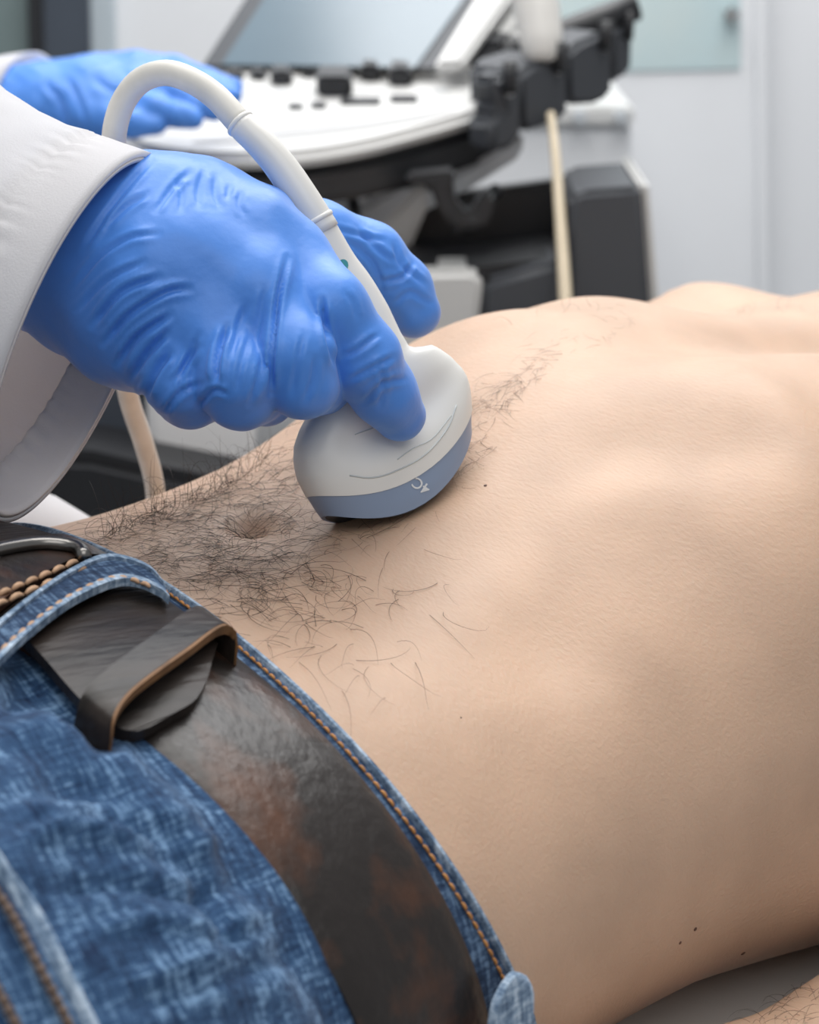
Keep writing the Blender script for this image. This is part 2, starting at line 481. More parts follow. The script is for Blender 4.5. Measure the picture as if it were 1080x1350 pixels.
# screen, leaning far back
st = math.radians(33)
SBt = MB_*math.cos(st) + UZ*math.sin(st)
SN = nrm(np.cross(MR, SBt)); S0 = pp(420, 93, .004)
def sp(px, py, h=0.0): return Upl(px, py, S0+SN*h, SN)
prism('screen_housing', [sp(264, 92), sp(640, 96), sp(760, -70), sp(372, -80)], -SN*.022, WHITE_PLASTIC, mach, .006)
prism('bezel', [sp(267, 90, .001), sp(572, 94, .001), sp(690, -66, .001), sp(374, -76, .001)], SN*.003, GRAPHITE, mach, .001)
prism('display', [sp(292, 86, .0045), sp(548, 90, .0045), sp(655, -60, .0045), sp(390, -66, .0045)], SN*.001, SCREEN, mach, .0003, label='grey blue glossy display')
prism('screen_arm', [sp(574, 100, .006), sp(612, 98, .006), sp(724, -60, .006), sp(676, -66, .006)], SN*.012, WHITE_PLASTIC, mach, .004)
prism('screen_shade_box', [pp(600, 100, .0), pp(668, 104, .0), pp(712, 55, .0), pp(640, 50, .0)], PN*.03, BLACK_PLASTIC, mach, .006)  # black box put in for the shade beside the screen
# probe holders along the right side: rounded cups with slots
HN = nrm(-MB_*.30 + MR*1.0)
HZ = UZ
def holder(poly, P, depth, hole, screw):
    prism('probe_holder', [Upl(x, y, P, HN) for x, y in poly], -HN*depth, GRAPHITE, mach, .006, 3)
    hx, hy, hr = hole
    c = Upl(hx, hy, P, HN)
    V, F = tubegeo([c+HN*.003-UZ*.01, c+HN*.0034+UZ*.014], hr, 14)
    mesh('holder_slot', V, F, BLACK_PLASTIC, mach)
    if screw:
        c = Upl(screw[0], screw[1], P+HN*.001, HN)
        V, F = tubegeo([c-HN*.003, c+HN*.002], .0035, 12)
        mesh('screw', V, F, GREY_PLASTIC, mach)
HP = pp(690, 150, .0)
holder([(648, 106), (664, 96), (684, 100), (691, 118), (691, 182), (676, 196), (650, 204), (648, 160), (664, 146)], HP, .030, (668, 105, .006), (672, 122))
holder([(686, 100), (700, 86), (742, 72), (750, 92), (752, 154), (696, 175), (688, 165)], HP+MB_*.015, .06, (734, 78, .006), (736, 92))
holder([(748, 70), (764, 56), (798, 40), (808, 58), (810, 126), (788, 137), (756, 139), (750, 128)], HP+MB_*.06, .06, (795, 50, .006), (796, 63))
holder([(806, 40), (820, 28), (833, 28), (838, 44), (836, 92), (824, 106), (808, 110)], HP+MB_*.10, .06, (826, 36, .004), None)
tube('rail', [pp(620, 88, .01), pp(700, 60, .02), pp(780, 30, .03), pp(840, 8, .04)], .012, BLACK_PLASTIC, mach)
# bracket and light grey plate below the panel
BP = U(600, 250, 1.42)
def bp_(px, py): return Upl(px, py, BP, -FH)
prism('bracket', [bp_(x, y) for x, y in [(535, 232), (600, 226), (596, 250), (606, 276), (622, 284), (630, 262), (642, 252), (652, 260), (650, 288), (634, 302), (600, 300), (580, 282), (566, 246), (536, 242)]], FH*.03, BLACK_PLASTIC, mach, .004)
prism('side_plate', [Upl(x, y, U(640, 220, 1.5), -FH) for x, y in [(596, 232), (690, 178), (688, 206), (606, 258), (596, 256)]], FH*.02, GREY_PLASTIC, mach, .004)
prism('column', [Upl(x, y, U(450, 300, 1.52), -FH) for x, y in [(330, 220), (470, 236), (478, 270), (530, 240), (620, 250), (520, 300), (520, 470), (330, 640)]], FH*.10, GREY_PLASTIC, mach, .005)
tube('column_rail', [U(462, 235, 1.49), U(470, 300, 1.49), U(474, 380, 1.49)], .006, CHROME, mach)
# storage bin: recessed black tray, white front, graphite sides
TP = U(680, 330, 1.46)
def tp(px, py, off=0): return Upl(px, py, TP-FH*off, -FH)
prism('bin_back', [tp(x, y, -.10) for x, y in [(556, 262), (735, 238), (790, 236), (790, 420), (500, 420), (520, 330)]], FH*.02, BLACK_PLASTIC, mach, .003)
prism('bin_side', [tp(x, y, -.06) for x, y in [(556, 240), (566, 268), (534, 345), (500, 360), (500, 300)]], FH*.05, WHITE_PLASTIC, mach, .004)
prism('bin_floor', [tp(x, y, .02) for x, y in [(530, 352), (640, 352), (745, 340), (745, 460), (500, 460)]], FH*.10, BLACK_PLASTIC, mach, .004)
prism('bin_front', [tp(x, y, .04) for x, y in [(480, 362), (622, 358), (636, 366), (636, 380), (626, 470), (480, 470)]], FH*.06, WHITE_PLASTIC, mach, .008, 3)
prism('bin_panel', [tp(x, y, .035) for x, y in [(638, 372), (742, 343), (742, 470), (628, 470)]], FH*.06, GRAPHITE, mach, .006, 3)
prism('side_block', [tp(x, y, .03) for x, y in [(752, 262), (766, 252), (846, 246), (862, 470), (746, 470)]], FH*.12, GRAPHITE, mach, .007, 3)
prism('side_edge', [tp(x, y, .02) for x, y in [(842, 238), (856, 240), (876, 470), (860, 470)]], FH*.14, WHITE_PLASTIC, mach, .004)
# lower body to the left
LP = U(250, 600, 1.34)
def lp(px, py, off=0): return Upl(px, py, LP-FH*off, -FH)
prism('pedestal', [lp(x, y) for x, y in [(188, 440), (338, 440), (334, 648), (196, 626)]], FH*.12, BRIGHT_WHITE, mach, .006)
prism('pedestal_side', [lp(x, y, -.03) for x, y in [(330, 440), (420, 440), (420, 648), (330, 648)]], FH*.12, GREY_PLASTIC, mach, .004)
prism('lower_cover', [lp(x, y, -.01) for x, y in [(40, 430), (196, 430), (205, 605), (110, 600), (40, 590)]], FH*.12, SLATE, mach, .006)
prism('base', [lp(x, y, .06) for x, y in [(-120, 590), (120, 600), (200, 618), (340, 645), (520, 660), (520, 1080), (-120, 1080)]], FH*.35, BLACK_PLASTIC, mach, .01)
# spare probe in a holder, with its hanging cable
pr2 = thing('spare_probe', 'white spare probe standing in the black holder of the machine', 'probe', pp(712, 80, 0))
tube('probe_body', resample([U(716, 82, 1.47), U(712, 40, 1.47), U(706, 0, 1.47), U(700, -60, 1.47)], 14), [.012, .015, .017, .018, .018, .0185, .019, .019, .0195, .02, .02, .021, .021, .016], PROBE_WHITE, pr2, 18)
tube('cable', resample([U(726, 150, 1.47), U(732, 200, 1.45), U(739, 290, 1.43), U(746, 400, 1.41), U(752, 520, 1.40)], 24), np.linspace(.0035, .0062, 24), CREAM, pr2, 12)
cup2 = tube('holder_cable', resample([U(655, 250, 1.5), U(640, 268, 1.49), U(628, 296, 1.48), U(600, 300, 1.47)], 16), .006, BLACK_PLASTIC, mach)

# ================================================================== couch
couch = thing('examination_couch', 'grey beige vinyl examination couch under the patient', 'couch', (0, -0.03, -0.78))
def pad():
    nx, ny = 160, 60
    xs = np.linspace(-1.15, 0.85, nx); ys = np.linspace(-0.36, 0.27, ny)
    X, Y = np.meshgrid(xs, ys, indexing='ij')
    ed = np.minimum(np.minimum(X-xs[0], xs[-1]-X), np.minimum(Y-ys[0], ys[-1]-Y))
    Z = -0.03*np.exp(-(ed/0.018)**2)
    Pn = np.stack([X.ravel()*1.0, Y.ravel(), 0*X.ravel()], 1)
    Z = Z.ravel() + 0.0009*wnoise(Pn*np.array([1, .35, 1]), 95, 3) - 0.0012
    top = np.stack([X.ravel(), Y.ravel(), Z], 1)
    bot = top.copy(); bot[:, 2] = -0.075
    F = []
    for i in range(nx-1):
        for j in range(ny-1):
            a = i*ny+j
            F.append((a, a+ny, a+ny+1, a+1)); F.append((a+nx*ny, a+1+nx*ny, a+ny+1+nx*ny, a+ny+nx*ny))
    n = nx*ny
    bd = [i*ny for i in range(nx)] + [(nx-1)*ny+j for j in range(1, ny)] + [i*ny+ny-1 for i in range(nx-2, -1, -1)] + [j for j in range(ny-2, 0, -1)]
    for q in range(len(bd)):
        a, b = bd[q], bd[(q+1) % len(bd)]
        F.append((a, a+n, b+n, b))
    return np.vstack([top, bot]), np.array(F)
V, F = pad()
mesh('mattress', V, F, COUCH, couch)
box('bed_frame', (-0.15, -0.045, -0.105), AX, (1.9, 0.52, 0.05), GREY_PLASTIC, couch, .01)
for sx in (-.9, .6):
    for sy in (-.26, .17):
        tube('leg', [(sx, sy, -.13), (sx, sy, -.79)], .022, CHROME, couch, 14)
tag(mesh('white_sheet', *(lambda a: a)(tubegeo([U(-300, 736, .80), U(-150, 720, .79), U(-20, 716, .785), U(55, 722, .78), U(122, 736, .77), U(170, 775, .765)], [.034, .031, .028, .0235, .0145, .004], 20)), CLOTH_WHITE),
    'white folded sheet beyond the belt at the couch edge', 'sheet')

# ================================================================== patient
_ST = np.array([  # x, half width, top, bottom
    (-.70, .170, .160, .000), (-.35, .174, .160, .000), (-.22, .170, .172, .000), (-.15, .163, .173, .000), (-.115, .157, .167, .000), (-.08, .151, .1645, .002),
    (-.045, .147, .168, .004), (-.01, .146, .174, .005), (.025, .147, .183, .004), (.06, .150, .202, .002), (.10, .155, .211, .0), (.16, .160, .208, .0),
    (.25, .168, .193, .0), (.33, .176, .190, .0), (.40, .185, .190, .0), (.46, .165, .160, .005), (.50, .10, .13, .01), (.70, .07, .11, .02)])
_xs = np.linspace(-.9, .8, 1200)
def _sm(col, s=.017):
    y = np.interp(_xs, _ST[:, 0], _ST[:, col]); k = int(4*s/(_xs[1]-_xs[0]))
    w = np.exp(-0.5*(np.arange(-k, k+1)*(_xs[1]-_xs[0])/s)**2); w /= w.sum()
    return np.convolve(np.pad(y, k, mode='edge'), w, 'valid')
_W, _ZT, _ZB = _sm(1), _sm(2), _sm(3)
BUMPS = []     # (x0, y0, sx, sy, angle, amplitude) relief of the belly and ribs
def relief(X, Y):
    b = 0.0
    for (x0, y0, sx, sy, an, am) in BUMPS:
        c, s = math.cos(an), math.sin(an)
        u = ((X-x0)*c + (Y-y0)*s)/sx; v = (-(X-x0)*s + (Y-y0)*c)/sy
        b = b + am*np.exp(-u*u-v*v)
    return b
def torso(X, Y, Z, off=0.0, rel=True):
    w = np.interp(X, _xs, _W)+off; zt = np.interp(X, _xs, _ZT)+off; zb = np.interp(X, _xs, _ZB)-off
    zc = zb + (zt-zb)*.47
    if rel and BUMPS:
        Zr = Z - relief(X, Y)*np.clip((Z-zc)/(zt-zc)*1.6, 0, 1)
    else: Zr = Z
    h = np.where(Zr > zc, zt-zc, zc-zb)
    n = np.where(Zr > zc, 2.25+.2*np.clip((X-.0)/.06, 0, 1), 2.75+.7*np.clip((X-.03)/.08, 0, 1))
    q = ((np.abs(Y)/w)**n + (np.abs(Zr-zc)/h)**n)**(1/n)
    return (q-1)*h
def raycast(px, py, Fn, t0=.30, t1=1.1, n=260):
    px = np.asarray(px, float).ravel(); py = np.asarray(py, float).ravel()
    R = ray(px, py)
    ts = np.linspace(t0, t1, n)
    lo = np.full(len(px), np.nan); prev = None
    for t in ts:
        P = CC+R*t
        v = Fn(P[:, 0], P[:, 1], P[:, 2]) < 0
        new = v & np.isnan(lo)
        lo[new] = t
    hi = lo.copy(); lo = lo-(ts[1]-ts[0])
    for _ in range(24):
        m = (lo+hi)/2; P = CC+R*m[:, None]
        v = Fn(P[:, 0], P[:, 1], P[:, 2]) < 0
        hi = np.where(v, m, hi); lo = np.where(v, lo, m)
    return CC+R*hi[:, None]
def gradn(P, Fn, e=1e-3):
    g = np.stack([Fn(P[:, 0]+e*(k == 0), P[:, 1]+e*(k == 1), P[:, 2]+e*(k == 2))-Fn(P[:, 0]-e*(k == 0), P[:, 1]-e*(k == 1), P[:, 2]-e*(k == 2)) for k in range(3)], 1)/(2*e)
    l = np.linalg.norm(g, axis=1)[:, None]
    return g/l, l[:, 0]
def rc1(px, py, off=0.0):
    return raycast([px], [py], lambda X, Y, Z: torso(X, Y, Z, off))[0]
# relief: (pixel, sx, sy, angle, amp)
def addb(px, py, sx, sy, an, am):
    P = raycast([px], [py], lambda X, Y, Z: torso(X, Y, Z, 0, False))[0]
    if np.isnan(P[0]): return
    BUMPS.append((P[0], P[1], sx, sy, math.radians(an), am))
BUMPS += [                 # navel
          (-.004, -.004, .034, .024, 0, -.002),                                               # dent under the probe
          (.24, .005, .09, .024, 0, -.012), (.14, .0, .035, .03, 0, -.004),                      # sternum hollow
          (.180, .090, .042, .04, 0, .009), (.27, -.075, .06, .055, 0, .006),                    # chest
          (.115, -.075, .022, .05, -38, .006), (.115, .075, .022, .05, 38, .005),              # costal arch
          (.055, -.085, .028, .050, -38, -.006), (.06, .085, .03, .05, 38, -.002),
          (-.08, -.105, .045, .02, -20, .003),
          (.0, -.05, .09, .012, 0, -.0015), (.0, -.025, .09, .014, 0, .001),
          ]
addb(330, 686, .0050, .0075, 0, -.0070); addb(330, 690, .022, .022, 0, -.002)
addb(720, 850, .018, .022, -30, -.0045)
addb(950, 580, .035, .020, -35, -.004)
addb(830, 640, .05, .02, -40, .003)

SKIN = M('skin', (0.585, 0.395, 0.280), 0.48, var=.14, scale=26, bump=.42, bscale=800, sss=.22, bdist=.0006, spec=.40, stretchb=((1, .42, 1), (0, 0, math.radians(25))))
HAIR = M('hair', (0.035, 0.018, 0.010), 0.45, var=.3, scale=60)
patient = thing('person', 'bare-chested person in jeans lying on back on couch', 'person', (0, 0, 0))

ARM_N = [(.37, -.185, .105), (.20, -.207, .045), (-.01, -.182, .022)]
def body_F(X, Y, Z):
    f = np.maximum(torso(X, Y, Z), (X-.475)*(1+0*Z))
    sh, el, wr = ARM_N
    k = (-.055, -.182, .020)
    prim = [(sh, el, .060, .040, .03), (el, wr, .040, .027, .02), (wr, k, .026, .022, .02)]
    for dy, L in [(-.030, .068), (-.010, .078), (.010, .074), (.030, .058)]:
        kn = (-.085, -.195+dy*.8, .020); tp_ = (-.085-L, -.205+dy*.9, .012)
        prim += [(k, kn, .014, .011, .015), (kn, tp_, .0095, .0075, .005)]
    prim += [((-.02, -.165, .03), (-.075, -.190, .046), .014, .0095, .015)]
    prim += [((.37, .185, .105), (.10, .215, .046), .060, .041, .03), ((.10, .215, .046), (-.10, .21, .03), .042, .027, .02)]
    prim += [((.44, 0, .11), (.55, 0, .10), .062, .055, .04)]
    for p in prim: f = addcone(f, X, Y, Z, *p)
    if f.ndim == 3:
        i = int(np.searchsorted(X.ravel(), .46)); Xs, g = X[i:], f[i:]
    else: Xs, g = X, f
    hd = ellip(Xs, Y, Z, (.64, 0, .105), (.115, .076, .098))
    hd = smin(hd, ellip(Xs, Y, Z, (.575, 0, .135), (.05, .05, .05)), .03)              # jaw
    hd = smin(hd, cone(Xs, Y, Z, (.648, 0, .198), (.612, 0, .212), .009, .013), .012)     # nose
    hd = smin(hd, cone(Xs, Y, Z, (.588, -.018, .182), (.588, .018, .182), .008, .008), .012)
    for s in (-1, 1):
        hd = smin(hd, ellip(Xs, Y, Z, (.655, s*.032, .184), (.016, .017, .012)), .012)
        hd = smin(hd, ellip(Xs, Y, Z, (.62, s*.078, .095), (.030, .008, .018)), .006)
    g = smin(g, hd, .02)
    if f.ndim == 3: f[i:] = g
    else: f = g
    return f
lo, hi, h = (-.30, -.34, -.012), (.80, .30, .262), .0036
X, Y, Z = grid(lo, hi, h)
Fv = body_F(X, Y, Z)
Fv = np.maximum(Fv, 0*Fv + (-.215 - X)*(np.abs(Y) < .2))           # ends inside the jeans
Fv = np.maximum(Fv, .0022 - Z + 0*Fv)                              # rests on the couch
V, Q = snets(Fv, lo, h)
V = vsmooth(V, Q, 1)
body = mesh('body', V, Q, SKIN, patient)
hl, hh = (.55, -.10, -.005), (.78, .10, .21)
X, Y, Z = grid(hl, hh, .004)
Fv = ellip(X, Y, Z, (.655, 0, .10), (.112, .081, .098))
Fv = np.maximum(Fv, -(ellip(X, Y, Z, (.585, 0, .16), (.115, .09, .085))))
Fv = np.maximum(Fv, .004-Z+0*Fv)
V, Q = snets(Fv, hl, .004)
mesh('hair', V, Q, HAIR, patient, label='short dark head hair')

# ---- waist geometry on the hips: angle a from the front of the belly towards the near side
ZA = .088
def to_xa(P): return P[:, 0], np.arctan2(-P[:, 1], P[:, 2]-ZA)
def fit_edge(px, off):
    P = raycast([p[0] for p in px], [p[1] for p in px], lambda X, Y, Z: torso(X, Y, Z, off, False))
    x, a = to_xa(P)
    ok = ~np.isnan(x)
    A = np.stack([np.ones(ok.sum()), a[ok]**2, a[ok]**4], 1)
    c = np.linalg.lstsq(A, x[ok], rcond=None)[0]
    amax = a[ok].max()
    def f(t):
        t = np.minimum(np.abs(t), amax+.1)
        return c[0]+c[1]*t**2+c[2]*t**4
    return f
def on_hip(x, a, off):
    x = np.asarray(x, float); a = np.asarray(a, float)
    lo = np.full(x.shape, .02); hi = np.full(x.shape, .33)
    for _ in range(26):
        m = (lo+hi)/2
        v = torso(x, -np.sin(a)*m, ZA+np.cos(a)*m, off, False) < 0
        lo = np.where(v, m, lo); hi = np.where(v, hi, m)
    return np.stack([x, -np.sin(a)*lo, ZA+np.cos(a)*lo], -1)
waist_px = [(130, 714), (215, 775), (330, 860), (420, 935), (520, 1040), (600, 1150), (640, 1220), (682, 1295)]
btop_px = [(122, 735), (215, 800), (320, 878), (440, 980), (540, 1105), (600, 1218), (645, 1345)]
bbot_px = [(-40, 795), (35, 856), (111, 941), (205, 1003), (310, 1088), (385, 1190), (430, 1285), (465, 1370)]
E_W = fit_edge(waist_px, .003); E_T0 = fit_edge(btop_px, .006); E_T = lambda a: E_T0(a)-.0012; E_B = fit_edge(bbot_px, .006)
def band(name, a0, a1, eB, eT, off, th, mat, parent, na=240, nv=9, round_=.0012, closed=False, label=None, wav=0.0):
    a = np.linspace(a0, a1, na); 
    v = np.linspace(0, 1, nv)
    A = a[:, None]+0*v[None]; Xb = eB(A); Xt = eT(A)
    XX = Xb+(Xt-Xb)*v[None]
    ofs = off+th - round_*np.maximum(0, 1-np.minimum(v, 1-v)*nv*.6)[None]**2 + wav*np.sin(A*40+v[None]*3)
    # evaluate outer and inner sheets
    rad = [on_hip(XX.ravel(), A.ravel(), 0.0)]
    base = rad[0].reshape(na, nv, 3)
    du = np.gradient(base, axis=0); dv = np.gradient(base, axis=1)
    N = np.cross(du, dv); N /= np.linalg.norm(N, axis=2)[..., None]
    cen = base-np.stack([XX, 0*XX, 0*XX+ZA], -1)
    N *= np.sign((N*cen).sum(2))[..., None]
    out = base+N*(ofs+0*A)[..., None]; inn = base+N*off
    Vv = np.vstack([out.reshape(-1, 3), inn.reshape(-1, 3)])
    n = na*nv; Fq = []
    for i in range(na-1):
        for j in range(nv-1):
            p = i*nv+j
            Fq.append((p, p+nv, p+nv+1, p+1)); Fq.append((n+p, n+p+1, n+p+nv+1, n+p+nv))
        for j in (0, nv-1):
            p = i*nv+j
            q = (p, n+p, n+p+nv, p+nv)
            Fq.append(q if j == 0 else q[::-1])
    for i in (0, na-1):
        for j in range(nv-1):
            p = i*nv+j
            q = (p, p+1, n+p+1, n+p)
            Fq.append(q if i == 0 else q[::-1])
    o = mesh(name, Vv, np.array(Fq), mat, parent, True, label)
    o.data.set_sharp_from_angle(angle=math.radians(50))
    return o
def strip(name, A, B, off, th, mat, parent, n=24, m=8, arch=None, label=None, rel=False):
    """shell over the hip between two pixel rails (same direction), outer face at off+th"""
    A = resample(A, n); B = resample(B, n)
    v = np.linspace(0, 1, m); 
    G = A[:, None]*(1-v)[None, :, None] + B[:, None]*v[None, :, None]
    o_ = off if arch is None else None
    P = raycast(G[..., 0].ravel(), G[..., 1].ravel(), lambda X, Y, Z: torso(X, Y, Z, off, rel))
    N, _ = gradn(P, lambda X, Y, Z: torso(X, Y, Z, off, rel))
    P = P.reshape(n, m, 3); N = N.reshape(n, m, 3)
    lift = np.zeros((n, m)) if arch is None else arch(np.linspace(0, 1, n)[:, None], v[None, :])+np.zeros((n, m))
    inn = P+N*lift[..., None]; out = P+N*(lift+th)[..., None]
    Vv = np.vstack([out.reshape(-1, 3), inn.reshape(-1, 3)]); k = n*m; Fq = []
    for i in range(n-1):
        for j in range(m-1):
            p = i*m+j
            Fq.append((p, p+m, p+m+1, p+1)); Fq.append((k+p, k+p+1, k+p+m+1, k+p+m))
        for j in (0, m-1):
            p = i*m+j; q = (p, k+p, k+p+m, p+m)
            Fq.append(q if j == 0 else q[::-1])
    for i in (0, n-1):
        for j in range(m-1):
            p = i*m+j; q = (p, p+1, k+p+1, k+p)
            Fq.append(q if i == 0 else q[::-1])
    bm = bmesh.new(); 
    vs = [bm.verts.new(tuple(map(float, p))) for p in Vv]
    for q in Fq: bm.faces.new([vs[t] for t in q])
    bmesh.ops.recalc_face_normals(bm, faces=bm.faces)
    return frombm(name, bm, mat, parent, True, label, 50)

DENIM = denim_mat('denim', (.006, .018, .055), (.034, .084, .180), (.17, .29, .46), 75, .66, 1.10)
DENIM_DARK = denim_mat('denim_dark', (.008, .018, .045), (.026, .055, .115), (.13, .21, .33), 90, .66, 1.06)
DENIM_PALE = denim_mat('denim_pale', (.03, .06, .12), (.17, .25, .36), (.46, .56, .68), 120, .64, 1.02)
THREAD = M('orange_thread', (0.50, 0.22, 0.06), 0.6, var=.3, scale=300)
THREAD_TAN = M('tan_thread', (0.58, 0.36, 0.22), 0.6, var=.25, scale=300)
THREAD_BROWN = M('brown_thread', (0.16, 0.11, 0.085), 0.8, var=.3, scale=300)
LEATHER = M('belt_leather', (0.017, 0.013, 0.0115), 0.36, second=(0.085, 0.032, 0.014), scale=48, bump=.6, bscale=230, lo=.32, hi=.54, bdist=.0009, detail=9, stretch=((1.0, .55, 1.0), (0, 0, .5)))
LEATHER_DARK = M('dark_leather', (0.034, 0.025, 0.021), 0.38, second=(.010, .008, .007), scale=60, bump=.55, bscale=230, bdist=.0007, stretch=((.35, 1.6, 1), (0, 0, .35)), spec=.28)
LEATHER_EDGE = M('raw_leather_edge', (0.26, 0.13, 0.055), 0.7, var=.5, scale=90)
BUCKLE = M('dark_metal', (0.22, 0.21, 0.20), 0.28, metal=1.0)

# ---- jeans: hips and thighs
jeans_lo, jeans_hi, jh = (-.80, -.235, -.004), (-.06, .235, .215), .0027
X, Y, Z = grid(jeans_lo, jeans_hi, jh)
Aa = np.arctan2(-(Y+0*X), (Z-ZA)+0*X)
eb = E_B(Aa)
off = .0035 + .0095*np.clip(1-np.exp(-np.maximum(eb-.009-X, 0)/.009), 0, 1)*(1+0*Z)
wt = np.interp(X, _xs, _W)+off; zt = np.interp(X, _xs, _ZT)+off; zb = np.interp(X, _xs, _ZB)-.002
zc = zb+(zt-zb)*.47; hgt = np.where(Z > zc, zt-zc, zc-zb)
hip = (((np.abs(Y)/wt)**2.45+(np.abs(Z-zc)/hgt)**2.45)**(1/2.45)-1)*hgt
hip = np.maximum(hip, -.335-X)
Fv = hip
for s in (-1, 1):
    Fv = smin(Fv, cone(X, Y, Z, (-.26, s*.092, .088), (-.80, s*.105, .075), .090, .066), .045)
Fv = np.maximum(Fv, X-(eb+.012))
Fv = np.maximum(Fv, .001-Z+0*Fv)
V, Q = snets(Fv, jeans_lo, jh)
V = vsmooth(V, Q, 2)
N = vnormals(V, Q)
px, py, pz = proj(V)
dx = E_B(np.arctan2(-V[:, 1], V[:, 2]-ZA))-V[:, 0]
amp = np.clip(dx/.02, 0, 1)
disp = .0016*wnoise(V*np.array([.45, 1, 1]), 60, 5)+.0009*wnoise(V*np.array([.5, 1.3, 1]), 170, 8)
folds = [([(0, 900), (60, 912), (110, 955), (160, 1000)], 18, -.006), ([(0, 955), (60, 950), (150, 985), (230, 1060), (290, 1150)], 26, .004),
         ([(40, 1010), (130, 1040), (200, 1090), (250, 1150)], 20, -.003), ([(0, 1120), (90, 1090), (160, 1100), (260, 1120), (330, 1090)], 10, .0025),
         ([(0, 1060), (70, 1070), (140, 1050), (230, 1090), (280, 1060)], 10, .002), ([(60, 1170), (160, 1160), (260, 1180), (380, 1150)], 9, -.002),
         ([(90, 1230), (200, 1210), (300, 1225), (400, 1180)], 9, .0018), ([(150, 1300), (260, 1270), (400, 1225)], 7, .0016), ([(170, 1330), (280, 1300), (420, 1250)], 7, -.0014),
         ([(250, 1010), (290, 1080), (330, 1150), (370, 1250)], 14, .003), ([(220, 1080), (270, 1160), (310, 1260)], 13, -.0025)]
front = (N@CD) < .1
for poly, w, am in folds:
    dd, par, sd = polydist(px, py, poly)
    disp += np.where(front, 1.5*am*np.exp(-(dd/w)**2)*np.clip(np.minimum(par, 1-par)*6, 0, 1), 0)
V = V+N*(disp*amp)[:, None]
jeans = mesh('jeans', V, Q, DENIM, patient, label='faded blue denim jeans')
band('waistband', -3.1, 3.1, lambda a: E_B(a)+.004, E_W, .0004, .0028, DENIM_DARK, jeans, 260, 10)
band('waistband_edge', -3.1, 3.1, lambda a: E_W(a)-.0018, lambda a: E_W(a)+.0004, .0006, .0034, DENIM_PALE, jeans, 260, 5)
# stitches along the waistband, one by one
def stitch_on(P, T, N, L, r, mat, parent, name='stitch'):
    s = np.linspace(-.5, .5, 5)
    pts = [P+T*L*q+N*(r*.9*(1-(2*q)**2)-r*.1) for q in s]
    V, F = tubegeo(pts, [r*.6, r, r*1.05, r, r*.6], 6)
    return mesh(name, V, F, mat, parent)
aa = np.linspace(-.5, 1.75, 2000)
Pst = on_hip(E_W(aa)-.0040, aa, .0034)
Ls = np.r_[0, np.cumsum(np.linalg.norm(np.diff(Pst, axis=0), axis=1))]
for s in np.arange(.002, Ls[-1], .0031):
    i = min(np.searchsorted(Ls, s), len(aa)-2)
    T = nrm(Pst[i+1]-Pst[i]); Nn = nrm(np.cross(T, AX[0])); Nn = Nn*np.sign(np.dot(Nn, Pst[i]-np.array([Pst[i][0], 0, ZA])))
    stitch_on(Pst[i], T, Nn, .0027, .00050, THREAD, jeans)
# pocket seam, lower left
def hipJ(px, py, off=.012): return raycast(px, py, lambda X, Y, Z: torso(X, Y, Z, off, False))
JT = bvh([jeans])
seamA = [(-20, 1115), (40, 1200), (90, 1290), (125, 1360), (150, 1410)]
def seam_strip(name, o0, o1, lift, th, mat, n=22, m=6):
    A = resample(seamA, n); V0 = np.zeros((n, m, 3)); N0 = np.zeros((n, m, 3))
    for i in range(n):
        for j in range(m):
            o = o0+(o1-o0)*j/(m-1)
            p, nn = hitn(A[i, 0]-o, A[i, 1]+o*.45, JT)
            if p is None: p, nn = V0[max(i-1, 0), j], N0[max(i-1, 0), j]
            V0[i, j], N0[i, j] = p, nn
    for _ in range(3):
        N0[1:-1] = (N0[:-2]+N0[1:-1]+N0[2:])/3; V0[1:-1] = (V0[:-2]+2*V0[1:-1]+V0[2:])/4
    prof = np.array([0]+[1]*(m-2)+[0])
    out = V0+N0*(lift+th*prof[None, :, None]); k = n*m
    F = [(i*m+j, (i+1)*m+j, (i+1)*m+j+1, i*m+j+1) for i in range(n-1) for j in range(m-1)]
    o = mesh(name, np.vstack([out.reshape(-1, 3), (V0-N0*.001).reshape(-1, 3)]), F+[tuple(k+x for x in q[::-1]) for q in F]
             +[(i*m+j, k+i*m+j, k+(i+1)*m+j, (i+1)*m+j) for i in range(n-1) for j in (0, m-1)], mat, jeans)
    return V0+N0*(lift+th)
seam_strip('pocket_seam', 0, 150, .0005, .0022, DENIM)
seam_strip('seam_edge', -4, 16, .0012, .0026, DENIM_PALE, 22, 4)
for off_px in (34, 92):
    L3 = seam_strip('seam_ridge', off_px-9, off_px+9, .0012, .0024, DENIM_PALE, 22, 4)[:, 1:3].mean(1)
    L3 = resample(L3, 24)
    for i in range(1, len(L3)-1):
        T = L3[i+1]-L3[i]; L = np.linalg.norm(T); Nn = nrm(CC-L3[i]); Nn = nrm(Nn-T/L*np.dot(Nn, T/L))
        stitch_on(L3[i], T/L, Nn, L*.9, .0011, THREAD_BROWN, jeans)
